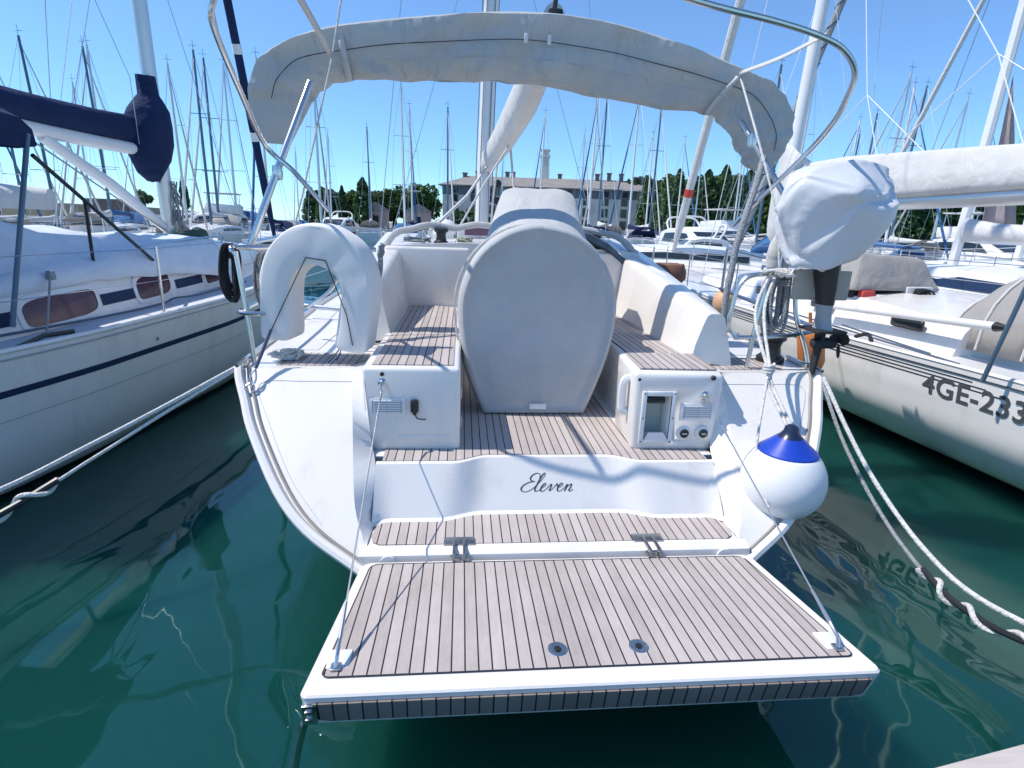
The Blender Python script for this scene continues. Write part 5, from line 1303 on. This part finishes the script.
# ---- generic moored sailing boats
def sailboat(name, label, L=11, B=3.4, fb=1.15, mast=14, hullm='gel_bg', mastm='alu_white', cover='navy', stripe=None, group=None, detail=1, sec=SEC, win='glass'):
    r_ = thing(name, label, 'sailing boat', (0, 0, 0), 0, group, world=False)
    Hh = Hull(L, B, fb, sec, PLAN, -L * .45)
    h = obj('hull', Hh.bm(18), M[hullm], r_)
    bm = Hh.deck(.02, .003, 16); obj('deck', bm, M['gel_bg'], r_)
    if stripe:
        for s in (-1, 1): obj('hull_stripe', Hh.band(s, .80, .90, -L * .44, L * .53, n=20), M[stripe], h, smooth=0)
    bm = BM(); cabin(bm, [(-L * .16, B * .34, fb + .42), (0, B * .34, fb + .50), (L * .2, B * .27, fb + .42), (L * .34, B * .14, fb + .18)], fb - .03); c = obj('cabin', bm, M['gel_bg'], r_)
    for s in (-1, 1):
        bm = BM()
        strip(bm, [(s * (B * .34 + .075), -L * .13, fb + .14), (s * (B * .335 + .07), 0, fb + .16), (s * (B * .28 + .07), L * .17, fb + .16)], [(s * (B * .34 + .03), -L * .13, fb + .30), (s * (B * .335 + .02), 0, fb + .36), (s * (B * .28 + .03), L * .17, fb + .28)])
        obj('cabin_window', bm, M[win], c, smooth=0)
    bm = BM(); tube(bm, [(0, L * .08, fb + .4), (0, L * .075, mast * .5), (0, L * .06, mast)], [.085, .08, .06], 8); m_ = obj('mast', bm, M[mastm], r_)
    bm = BM()
    for f, w in ((.42, .75), (.70, .55)):
        bm = BM(); tube(bm, [(-w, L * .06, mast * f), (w, L * .06, mast * f)], .022, 5); obj('spreader', bm, M[mastm], m_)
    bm = BM(); tube(bm, [(0, L * .06, mast), (.0, L * .06, mast + .5)], .012, 4); tube(bm, [(-.2, L * .06, mast + .22), (.25, L * .06, mast + .22)], .012, 4); obj('wind_vane', bm, M['wire_dark'], m_)
    bm = BM()
    for s in (-1, 1):
        tube(bm, [(s * B * .46, L * .06, fb), (s * .75, L * .06, mast * .42), (s * .55, L * .06, mast * .70), (0, L * .06, mast)], .010, 4)
    tube(bm, [(0, -L * .44, fb), (0, L * .06, mast)], .010, 4)
    obj('stays', bm, M['wire'], m_)
    bm = BM(); A, B_ = Vector((0, L * .54, fb + .25)), Vector((0, L * .065, mast * .96)); tube(bm, [A, A.lerp(B_, .06), A.lerp(B_, .5), B_], [.03, .075, .06, .02], 6); obj('furled_headsail', bm, M['canvas_white' if cover != 'navy' else 'blue_canvas'], r_)
    bm = BM(); tube(bm, [(0, L * .05, fb + .95), (0, -L * .3, fb + .95)], .06, 6); obj('boom', bm, M[mastm], r_)
    bm = BM(); secs = []
    for y, w, hh in ((L * .075, .10, .45), (L * .03, .16, .34), (-L * .12, .15, .22), (-L * .28, .10, .14)):
        secs.append([(w * math.cos(2 * math.pi * k / 10), y, fb + .98 + hh * .35 + hh * .5 * math.sin(2 * math.pi * k / 10)) for k in range(10)])
    loft(bm, secs); obj('sail_cover', bm, M[cover], r_)
    bm = BM(); secs = []
    for f in (0, .35, .7, 1):
        y = -L * .13 - L * .09 * f; hg = .25 + .5 * f; secs.append([(-B * .30 * math.cos(math.pi * q / 8), y, fb + .42 + (hg if f else .05) * math.sin(math.pi * q / 8) ** .6) for q in range(9)])
    loft(bm, secs, closed=False); obj('sprayhood', bm, M[cover if cover != 'canvas_white' else 'canvas_taupe'], r_, solid=.01)
    bm = BM()
    for s in (-1, 1):
        ys_ = [-L * .44, -L * .2, 0, L * .2, L * .36, L * .52]
        for y in ys_: tube(bm, [(s * max(.15, Hh.half(y) - .05), y, Hh.zs(y)), (s * max(.15, Hh.half(y) - .05), y, Hh.zs(y) + .62)], .014, 4)
        for dz in (.6, .32): tube(bm, [(s * max(.15, Hh.half(y) - .05), y, Hh.zs(y) + dz) for y in ys_], .007, 4)
    obj('lifelines', bm, M['steel'], r_)
    return r_

def motor(name, label, L=9, B=3.2, hullm='gel_bg', group=None, fly=False, top='canvas_white'):
    r_ = thing(name, label, 'motor boat', (0, 0, 0), 0, group, world=False)
    Hh = Hull(L, B, 1.15, [(0, -.4), (.6, -.2), (.86, .0), (.93, .35), (1.0, 1.0)], [(0, .94), (.3, 1), (.6, .95), (.8, .72), (.92, .4), (1, .02)], -L * .45, .5)
    h = obj('hull', Hh.bm(18), M[hullm], r_); obj('deck', Hh.deck(.02, .004, 16), M['gel_bg'], r_)
    for s in (-1, 1): obj('rub_band', Hh.band(s, .80, .88, -L * .44, L * .52, n=20), M['dark_stripe'], h, smooth=0)
    bm = BM(); secs = []
    for y, w, z in ((-L * .22, .80, 2.25), (-L * .15, .82, 2.38), (0, .82, 2.42), (L * .10, .78, 2.30), (L * .26, .62, 1.45), (L * .36, .3, 1.30)):
        secs.append([(-B / 2 * w, y, 1.1), (-B / 2 * (w - .10), y, z - .08), (-B / 2 * (w - .2), y, z), (B / 2 * (w - .2), y, z), (B / 2 * (w - .10), y, z - .08), (B / 2 * w, y, 1.1)])
    loft(bm, secs); c = obj('superstructure', bm, M['gel_bg'], r_)
    for s in (-1, 1):
        bm = BM()
        strip(bm, [(s * B / 2 * .775, -L * .18, 1.62), (s * B / 2 * .79, 0, 1.62), (s * B / 2 * .72, L * .15, 1.62)], [(s * B / 2 * .735, -L * .16, 2.12), (s * B / 2 * .745, 0, 2.18), (s * B / 2 * .70, L * .09, 2.12)])
        obj('side_window', bm, M['glass'], c, smooth=0)
    bm = BM(); strip(bm, [(-B / 2 * .50, L * .215, 1.74), (B / 2 * .50, L * .215, 1.74)], [(-B / 2 * .56, L * .115, 2.24), (B / 2 * .56, L * .115, 2.24)]); obj('windscreen', bm, M['glass'], c, smooth=0)
    bm = BM(); strip(bm, [(-B / 2 * .60, -L * .224, 1.3), (B / 2 * .60, -L * .224, 1.3)], [(-B / 2 * .58, -L * .224, 2.1), (B / 2 * .58, -L * .224, 2.1)]); obj('aft_door', bm, M['glass'], c, smooth=0)
    bm = BM()
    for s in (-1, 1):
        tube(bm, spline([(s * B * .33, -L * .14, 2.3), (s * B * .31, -L * .18, 2.75), (s * B * .22, -L * .19, 3.0), (0, -L * .19, 3.05)], 4), .06, 6)
        ys_ = [L * .0, L * .2, L * .36, L * .5]
        tube(bm, [(s * max(.1, Hh.half(y) - .06), y, Hh.zs(y) + .55) for y in ys_], .016, 5)
        for y in ys_: tube(bm, [(s * max(.1, Hh.half(y) - .06), y, Hh.zs(y)), (s * max(.1, Hh.half(y) - .06), y, Hh.zs(y) + .55)], .012, 4)
    obj('radar_arch', bm, M['gel_bg'], r_)
    if fly:
        bm = BM(); hexa(bm, [(-B * .34, -L * .2, 2.38), (B * .34, -L * .2, 2.38), (B * .30, L * .06, 2.40), (-B * .30, L * .06, 2.40), (-B * .36, -L * .2, 3.0), (B * .36, -L * .2, 3.0), (B * .28, L * .03, 3.1), (-B * .28, L * .03, 3.1)], .05); obj('flybridge', bm, M['gel_bg'], r_)
        bm = BM(); box(bm, (-B * .3, -L * .2, 3.8), (B * .3, L * .04, 3.88), .03); obj('hard_top', bm, M[top], r_)
        bm = BM()
        for s in (-1, 1):
            for y in (-L * .18, L * .02): tube(bm, [(s * B * .28, y, 3.0), (s * B * .27, y, 3.8)], .03, 5)
        obj('top_posts', bm, M['steel'], r_)
    return r_

def place(o, x, y, deg, label, sc_=1.0, tilt=0, group=None):
    o.location = (x, y, 0); o.rotation_euler = (0, R(tilt), R(deg)); o.scale = (sc_,) * 3
    o['label'] = label
    if group: o['group'] = group
    return o

# third yacht in the row to the right, and one more beyond it
Y3 = sailboat('sailing_yacht', '', 12, 3.6, 1.2, 16, 'gel_bg', 'alu_white', 'canvas_white', None, win='navy_paint'); Y3['category'] = 'sailing yacht'
place(Y3, 8.85, 9.0, 3, 'white yacht with dark cabin windows just beyond the numbered yacht', tilt=1)
bm = BM()
for k in range(16): lathe(bm, [(0, -.02), (.07 + .015 * (k % 3), 0), (0, .02)], (7.4 + .02 * math.sin(k * 2), 6.9, 1.62 + .045 * k), 'Z', 8)
tag(obj('net_bag', bm, M['red'], None, loc=(7.4, 6.9, 1.6)), 'red net bag hanging on a rail of the yacht beyond the number', 'bag')
bm = BM(); bmesh.ops.create_grid(bm, x_segments=1, y_segments=12, size=1); bm.clear()
A = Vector((9.6, 10.2, 2.7)); rows = []
for k in range(14):
    f = k / 13; rows.append([(9.75 + .75 * (1 - f) * q / 6 - .15 * f, 10.5 + .12 * math.sin(q * 1.6) * (1 - f), 2.4 + 2.7 * f + .03 * math.sin(q * 3 + k)) for q in range(7)])
loft(bm, rows, closed=False); tag(obj('hoisted_sail', bm, M['canvas_pink'], None, loc=(9.75, 10.5, 2.4), solid=.01), 'faded pinkish triangular sail beside the white mast at the right edge', 'sail')
bm = BM(); A, B_ = Vector((6.75, 14.6, 1.6)), Vector((9.3, 12.2, 14)); Pn = [A.lerp(B_, k / 40) for k in range(41)]; tube(bm, Pn, [.02] + [.085] * 39 + [.02], 8)
Y4 = sailboat('sailing_yacht', '', 12, 3.6, 1.2, 15, 'gel_bg', 'alu_white', 'canvas_taupe', 'navy_paint'); Y4['category'] = 'sailing yacht'
place(Y4, 12.9, 11.5, 4, 'white yacht with grey covers, second beyond the numbered yacht')
tw = tag(obj('furled_headsail', bm, M['rope_grey'], None, loc=tuple(A)), 'grey twisted furled headsail leaning right above the white boom cover', 'furled sail')
bm = BM(); tube(bm, [p + Vector((math.cos(k * 1.1), math.sin(k * 1.1), 0)) * .075 for k, p in enumerate([A.lerp(B_, q / 160) for q in range(161)])], .03, 5)
o = obj('spiral_edge', bm, M['wire_dark'], None, loc=tuple(A)); o.location = (0, 0, 0); o.parent = tw

# boats beyond the starboard bow
B1 = sailboat('sailing_yacht', '', 10.5, 3.4, 1.25, 12.5, 'gel_bg', 'alu_white', 'blue_canvas', 'navy_paint', sec=SEC); B1['category'] = 'sailing yacht'
for ch in list(B1.children):
    if ch.name.split('.')[0] in ('mast', 'furled_headsail', 'boom', 'sail_cover'):
        for g_ in list(ch.children): bpy.data.objects.remove(g_)
        bpy.data.objects.remove(ch)
place(B1, 6.2, 15.6, 62, 'white yacht with a navy stripe lying across behind the starboard rail')
B2 = motor('motor_boat', 'white cruiser with wide dark windows moored beyond the starboard side', 10, 3.4)
place(B2, 14.5, 33, 200, 'white cruiser with wide dark windows right of the thick leaning forestay')
# hulls in the rows behind
protos = [
 sailboat('sailing_boat', '', 9.5, 3.1, .95, 11, 'gel_bg', 'alu_white', 'navy', 'navy_paint'),
 sailboat('sailing_boat', '', 10.0, 3.2, .98, 11, 'gel_bg', 'alu_dark', 'canvas_white', None),
 sailboat('sailing_boat', '', 9.0, 3.0, .92, 11, 'gel_bg', 'alu', 'blue_canvas', 'dark_stripe'),
 sailboat('sailing_boat', '', 9.5, 3.1, .95, 11, 'navy_paint', 'alu_white', 'canvas_taupe', None)]
used = [False] * 4
spots = [(-22.9, 30.8, 9.0, 1), (-19.1, 27.3, 9.1, 1), (-25.2, 41.2, 9.9, 2), (-20.9, 34.5, 10.6, 1), (-22.3, 38.2, 11.3, 2), (-33.3, 61.8, 8.2, 2), (-16.6, 38.8, 11.5, 1), (-17.7, 42.7, 12.0, 1), (-19.8, 51.5, 14.2, 2), (-20.5, 72.3, 9.8, 2), (-13.9, 60.5, 10.3, 2), (-9.9, 59.3, 11.0, 1), (-4.5, 39.8, 10.7, 2), (-4.7, 47.8, 10.9, 0), (-2.3, 62.0, 13.4, 1), (4.7, 74.8, 11.2, 2), (7.6, 59.4, 13.1, 0), (13.4, 68.6, 12.7, 2), (9.2, 42.9, 11.7, 0), (11.9, 50.5, 13.0, 1), (13.2, 45.1, 12.2, 0), (16.6, 52.3, 12.8, 1), (18.2, 57.9, 11.2, 3), (22.8, 61.7, 11.5, 0), (26.9, 66.6, 11.2, 2), (25.6, 54.0, 10.6, 0), (33.2, 67.0, 11.6, 2), (27.2, 39.2, 10.0, 0), (30.6, 43.7, 11.2, 1), (23.9, 31.6, 10.1, 0), (32.5, 36.5, 11.2, 2), (40.6, 43.7, 10.6, 0), (13.8, 27.5, 9.6, 1), (17.6, 29.5, 10.4, 0), (20.8, 27.0, 9.8, 2), (26.5, 33.0, 10.8, 1), (-8.0, 30.5, 9.4, 2), (-11.4, 34.0, 10.2, 0), (-15.0, 31.0, 9.2, 3), (-28.0, 36.0, 10.0, 0), (36.5, 52.0, 11.4, 1)]
def where(x, y):
    az = math.degrees(math.atan2(x + .549, y)) - 5.5
    if az < -32: return 'far left'
    if az < -22: return 'near the mast with the navy sail cover'
    if az < -14: return 'beyond the lifebuoy'
    if az < -3: return 'before the round trees'
    if az < 5: return 'behind the wheel cover'
    if az < 16: return 'before the stone building'
    if az < 27: return 'before the cypress row'
    return 'behind the white boom cover'
ordw = ['nearest', 'second nearest', 'third nearest', 'fourth nearest', 'fifth nearest', 'sixth nearest', 'seventh nearest', 'farthest']
look = ['with navy sail cover', 'with dark mast', 'with silver mast', 'with navy hull']
by = {}
for q in spots: by.setdefault((where(q[0], q[1]), q[3]), []).append(q)
for k_, lst in by.items(): lst.sort(key=lambda q: q[0] ** 2 + q[1] ** 2)
for i, q in enumerate(spots):
    x, y, h, kd = q
    o = protos[kd] if not used[kd] else copy_tree(protos[kd]); used[kd] = True
    s_ = h / 11.0
    head = rnd.choice([4, 6, 184, 186, 2, 182]) + rnd.uniform(-3, 3)
    lst = by[(where(x, y), kd)]
    place(o, x, y, head, 'white sailing boat'.replace('white', 'dark blue' if kd == 3 else 'white') + ' ' + look[kd] + ' ' + where(x, y) + ((', ' + ordw[lst.index(q)]) if len(lst) > 1 else ''), min(1.25, max(.8, s_)), rnd.uniform(-.8, .8), 'sailing boats in the rows behind')
    # the mast tops follow the photograph whatever the hull size
for (x, y, d, fl, lab) in [(-18.6, 43.5, 100, 1, 'flybridge motor yacht at left behind the mast with violet-window yacht'), (-23.5, 52, 95, 0, 'low motor boat at far left beyond the flybridge yacht'), (-12.5, 56, 175, 0, 'small white motor boat left of the round trees'), (4.5, 41, 185, 0, 'white motor boat hidden behind the wheel cover'), (17.8, 38.0, 190, 1, 'white flybridge motor yacht before the cypresses'), (21.5, 33.5, 186, 0, 'white motor boat right of the leaning forestay'), (12.2, 30.0, 188, 0, 'white motor boat in front of the stone building'), (-20.5, 56, 182, 0, 'white motor boat seen past the lifebuoy'), (29, 30, 190, 1, 'flybridge motor yacht behind the silver outboard cover')]:
    o = motor('motor_boat', lab, 9.5, 3.3, 'gel_bg', 'motor boats in the rows behind', bool(fl), 'canvas_white'); place(o, x, y, d, lab, .95)
# the small blue boat and the dinghy
o = motor('motor_boat', '', 6, 2.2, 'fender_blue'); place(o, 9.6, 23.5, 80, 'small blue hulled motor boat beyond the starboard coaming', .8)
din = thing('dinghy', 'upturned white inflatable dinghy with a blue strap behind the left tarpaulin', 'dinghy', (-9.5, 10.8, 2.12), R(-80), world=False)
bm = BM(); secs = []
for k in range(13):
    f = k / 12; y = -1.6 + 3.2 * f; w = .72 * math.sin(math.pi * (.22 + .78 * (1 - f) ** .7 * .62 + .0)) if f > .5 else .68; w = .70 * (1 - max(0, f - .6) ** 2 * 4.5)
    secs.append([(w * math.copysign(abs(math.cos(a)) ** .8, math.cos(a)), y, .02 + (.52 - .16 * f * f) * abs(math.sin(a)) ** .55) for a in [math.pi * q / 14 for q in range(15)]])
loft(bm, secs); obj('hull_tubes', bm, M['canvas_white'], din, smooth=60)
bm = BM(); tube(bm, [(.75 * math.cos(math.pi * q / 14), -.4, .03 + .54 * abs(math.sin(math.pi * q / 14)) ** .55) for q in range(15)], .05, 6); obj('strap', bm, M['blue_canvas'], din)
Y0 = sailboat('sailing_yacht', '', 11, 3.5, 1.2, 14, 'gel_bg', 'alu_dark', 'canvas_white', 'navy_paint'); Y0['category'] = 'sailing yacht'
place(Y0, -10.6, 10.0, -6, 'white yacht at far left behind the one with violet windows, dinghy on its cabin')
for Y_ in (Y0, Y3):
    for ch in list(Y_.children):
        if ch.name.split('.')[0] == 'furled_headsail': bpy.data.objects.remove(ch)

# ------------------------------------------------------------------ building behind the harbour
bd = thing('stone_building', 'long pale stone building with rows of small windows and a tiled roof', 'building', (14.9, 106, .9), R(-8), world=False); bd.scale = (1.02, 1, 1.14)
bm = BM(); box(bm, (-19, 0, 0), (19, 14, 5.6)); wl = obj('wall', bm, M['stone'], bd, smooth=0)
bm = BM(); box(bm, (-19.06, -.06, 5.6), (19.06, 14.06, 6.95)); obj('attic_storey', bm, M['attic'], bd, smooth=0)
bm = BM(); loft(bm, [[(-19.7, -.7, 6.95), (19.7, -.7, 6.95), (19.7, 14.7, 6.95), (-19.7, 14.7, 6.95)], [(-19.7, -.7, 7.1), (19.7, -.7, 7.1), (19.7, 14.7, 7.1), (-19.7, 14.7, 7.1)], [(-15, 6, 8.9), (15, 6, 8.9), (15, 8, 8.9), (-15, 8, 8.9)]]); rf = obj('roof', bm, M['roof'], bd, smooth=0)
for x, y, h in ((-16, 5, 9.2), (-13.6, 5.2, 9.5), (-8, 6, 9.6), (-6.9, 6, 9.6), (2, 6, 9.5), (9.0, 5, 9.6), (11.2, 5, 9.8), (13.4, 4.6, 9.7), (15.8, 4.0, 9.2), (16.8, 4.4, 9.1), (18, 5, 8.8)):
    bm = BM(); box(bm, (x, y, 7.6), (x + .75, y + .75, h)); box(bm, (x - .1, y - .1, h + .002), (x + .85, y + .85, h + .18)); obj('chimney', bm, M['brick'], rf, smooth=0)
wme = None
for r_, z in enumerate((.9, 2.75, 4.55)):
    for k in range(11):
        x = -17.3 + k * 3.42
        bm = BM(); box(bm, (x, -.05, z - .08), (x + 1.25, .1, z - .003)); box(bm, (x - .1, -.04, z), (x, .1, z + 1.35)); box(bm, (x + 1.2, -.04, z), (x + 1.3, .1, z + 1.35)); box(bm, (x, -.05, z + 1.352), (x + 1.2, .1, z + 1.45))
        f = obj('window', bm, M['stone'], bd, smooth=0)
        bm = BM(); box(bm, (x + .003, -.012, z), (x + 1.197, .05, z + 1.35)); obj('pane', bm, M['glass'], f, smooth=0)
for k in range(11):
    x = -17.3 + k * 3.42; bm = BM(); box(bm, (x + .1, -.075, 5.9), (x + 1.1, .0, 6.7)); obj('attic_window', bm, M['dark'], bd, smooth=0)
tw = thing('chimney_tower', 'tall square stone chimney rising behind the building roof', 'tower', (16.0, 118, .9), R(-8), world=False); tw.scale = (.85, .85, 1.1)
bm = BM(); loft(bm, [[(s * w, t_ * w, z) for s, t_ in ((-1, -1), (1, -1), (1, 1), (-1, 1))] for z, w in ((0, 1.35), (13.2, 1.0))]); obj('shaft', bm, M['stone'], tw, smooth=0)
bm = BM(); box(bm, (-1.15, -1.15, 13.2), (1.15, 1.15, 13.6)); box(bm, (-.85, -.85, 13.6), (.85, .85, 14.3)); box(bm, (-1.1, -1.1, 14.3), (1.1, 1.1, 14.55)); obj('cap', bm, M['stone'], tw, smooth=0)
fort = thing('house', 'low brown house with a flat roof on the far left headland', 'house', (-66, 112, 2.6), 0, world=False); fort.scale = (.6, .6, .7)
bm = BM(); box(bm, (-6, 0, -1), (6, 6, 2.2)); obj('wall', bm, M['brick'], fort, smooth=0)
bm = BM(); box(bm, (-6.3, -.3, 2.2), (6.3, 6.3, 2.5)); obj('roof', bm, M['roof'], fort, smooth=0)
for i, (x, y, s_) in enumerate(((-14.2, 92, 1.0), (-7.6, 93, .9))):
    hh = thing('house', ['small pink house between the cypress and the round trees', 'small house half hidden behind the round trees'][i], 'house', (x, y, .9), R(8), world=False)
    bm = BM(); box(bm, (-2, 0, 0), (2, 3, 2.8)); obj('wall', bm, mat('pink_wall', (.48, .33, .27), .9, var=.1), hh, smooth=0)
    bm = BM(); prism(bm, [(-2.2, -.2, 2.8), (2.2, -.2, 2.8), (0, -.2, 4.1)], (0, 3.4, 0)); obj('roof', bm, M['roof'], hh, smooth=0)
    bm = BM(); box(bm, (-.4, -.04, .9), (.4, .05, 2.0)); obj('window', bm, M['dark'], hh, smooth=0)

# ------------------------------------------------------------------ trees
def leaf(bm, p, s, rr):
    n_ = Vector((rr.gauss(0, 1), rr.gauss(0, 1), rr.gauss(0, 1) + .4)).normalized(); a = n_.orthogonal().normalized() * s; b_ = n_.cross(a).normalized() * s * rr.uniform(.5, 1)
    poly(bm, [p - a * .5 - b_ * .4, p + a * .4 - b_ * .5, p + a * .55 + b_ * .3, p - a * .2 + b_ * .55])
def tree(kind, seed, h, r):
    rr = random.Random(seed); t_ = thing('cypress_tree' if kind == 'c' else 'round_tree', '', 'tree', (0, 0, 0), 0, world=False)
    bm = BM(); tube(bm, [(0, 0, -.3), (.05, 0, h * .3), (0, .05, h * .85)], [r * .14, r * .10, .03], 7)
    if kind == 'b':
        for k in range(5):
            a = k * 1.3; tube(bm, [(0, 0, h * (.25 + .05 * k)), (r * .5 * math.cos(a), r * .5 * math.sin(a), h * (.5 + .05 * k))], [.12, .04], 5)
    obj('trunk', bm, M['bark'], t_)
    bm = BM()
    if kind == 'c':
        for k in range(2300):
            f = rr.random() ** .85; z = h * (.06 + .94 * f); w = r * min(1, f * 7 + .25) * (1 - f ** 2.2) ** .75
            a = rr.uniform(0, 2 * math.pi); lump = 1 + .30 * fnz(math.cos(a) * 1.4 + seed, math.sin(a) * 1.4, z * .8); q = w * lump * math.sqrt(rr.uniform(.35, 1))
            leaf(bm, Vector((q * math.cos(a), q * math.sin(a), z)), rr.uniform(.28, .6), rr)
    else:
        cl = [(Vector((rr.uniform(-1, 1) * r * .65, rr.uniform(-1, 1) * r * .65, h * rr.uniform(.42, .86))), r * rr.uniform(.28, .5)) for _ in range(15)]
        for c, q in cl:
            for k in range(190):
                d = Vector((rr.gauss(0, 1), rr.gauss(0, 1), rr.gauss(0, 1))).normalized(); p = c + d * q * rr.uniform(.6, 1.05)
                leaf(bm, p, rr.uniform(.3, .62), rr)
    obj('crown', bm, M['cypress' if kind == 'c' else 'broad'], t_, smooth=0)
    return t_
pc_ = [tree('c', 3, 9, 1.5), tree('c', 8, 9, 1.15), tree('c', 15, 9, 2.1)]
pb_ = [tree('b', 21, 6.5, 3.0), tree('b', 29, 6.5, 2.6), tree('b', 37, 6.5, 3.4)]
rt_ = random.Random(5); uc = [0] * 3; ub = [0] * 3
def put(lst, u, k, x, y, s_, label, group, z=.8, wide=1):
    o = lst[k] if not u[k] else copy_tree(lst[k]); u[k] += 1
    o.location = (x, y, z); o.rotation_euler = (0, 0, rt_.uniform(0, 6.28)); o.scale = (s_ * wide, s_ * wide, s_); o['label'] = label; o['group'] = group
ords = 'first second third fourth fifth sixth seventh eighth ninth tenth eleventh twelfth thirteenth fourteenth fifteenth sixteenth seventeenth eighteenth nineteenth twentieth twenty-first twenty-second twenty-third twenty-fourth twenty-fifth twenty-sixth twenty-seventh twenty-eighth twenty-ninth thirtieth thirty-first thirty-second thirty-third thirty-fourth thirty-fifth thirty-sixth thirty-seventh thirty-eighth thirty-ninth fortieth forty-first forty-second'.split()
n_ = 38
for i in range(n_):
    f = i / (n_ - 1); x = 32 + 52 * f + rt_.uniform(-.6, .6); y = 99 - 26 * f + rt_.uniform(-3, 3)
    hgt = (9.4 + .9 * math.sin(f * 5) + rt_.uniform(-1.6, 1.7)) * (1 + .0 * f)
    put(pc_, uc, rt_.choice((0, 2, 2, 0)), x, y, hgt / 9, 'dark cypress in the row right of the stone building, ' + ords[i] + ' counted from the building', 'cypress row right of the building')
for i in range(20):
    f = i / 19; x = 36 + 52 * f + rt_.uniform(-1, 1); y = 106 - 26 * f + rt_.uniform(-2, 2)
    put(pb_, ub, rt_.choice((0, 1, 2)), x, y, rt_.uniform(1.45, 1.75), 'leafy tree behind the cypress row, ' + ords[i] + ' counted from the building', 'broadleaf trees behind the cypress row')
for i, (x, y, s_, k) in enumerate([(-13.6, 96, .86, 0), (-12.0, 98, 1.0, 2), (-10.2, 97, 1.08, 1), (-8.6, 99, 1.0, 2), (-7.0, 96, 1.05, 0), (-1.0, 94, .55, 1), (1.6, 94, .55, 0), (-20.0, 95, .92, 2), (-23.0, 98, .95, 1), (-14.6, 100, .7, 0)]):
    put(pb_, ub, k, x, y, s_, 'round green tree left of the stone building, ' + ['broad low one', 'wide crowned one', 'tall one beside the building', 'wide one nearest the wall', 'one against the building corner', 'low bush before the building', 'lowest bush before the building windows', 'one left of the tall cypress', 'leftmost one beside the mast row', 'small one behind the pink house'][i], 'round trees left of the building')
for i, (x, y, s_, k, w) in enumerate([(-16.1, 92, .84, 2, 1.0), (-19.3, 92, .70, 1, .9), (-24.5, 94, .66, 2, 1.1), (-22.6, 92, .62, 0, 1.0)]):
    put(pc_, uc, k, x, y, s_, ['tall broad cypress left of the round trees', 'slim cypress left of the tall broad one', 'low cypress farthest left behind the lifebuoy', 'short cypress between the two left ones'][i], 'cypresses left of the round trees', wide=w)
for i, (x, y, s_) in enumerate([(-58, 110, .55), (-52, 112, .7), (-56, 114, .6)]):
    put(pb_ if i != 1 else pc_, ub if i != 1 else uc, 1, x, y, s_, ['round tree beside the far left house', 'dark pine on the far left headland', 'bushy tree behind the far left house'][i], 'trees on the headland', z=2.5)

sc.view_settings.view_transform = 'Standard'
sc.view_settings.look = 'None'
sc.view_settings.exposure = 0.7
sc.view_settings.gamma = 1
sc.cycles.max_bounces = 8
sc.cycles.use_denoising = True
for o in bpy.data.objects:
    if '_w' in o: del o['_w']
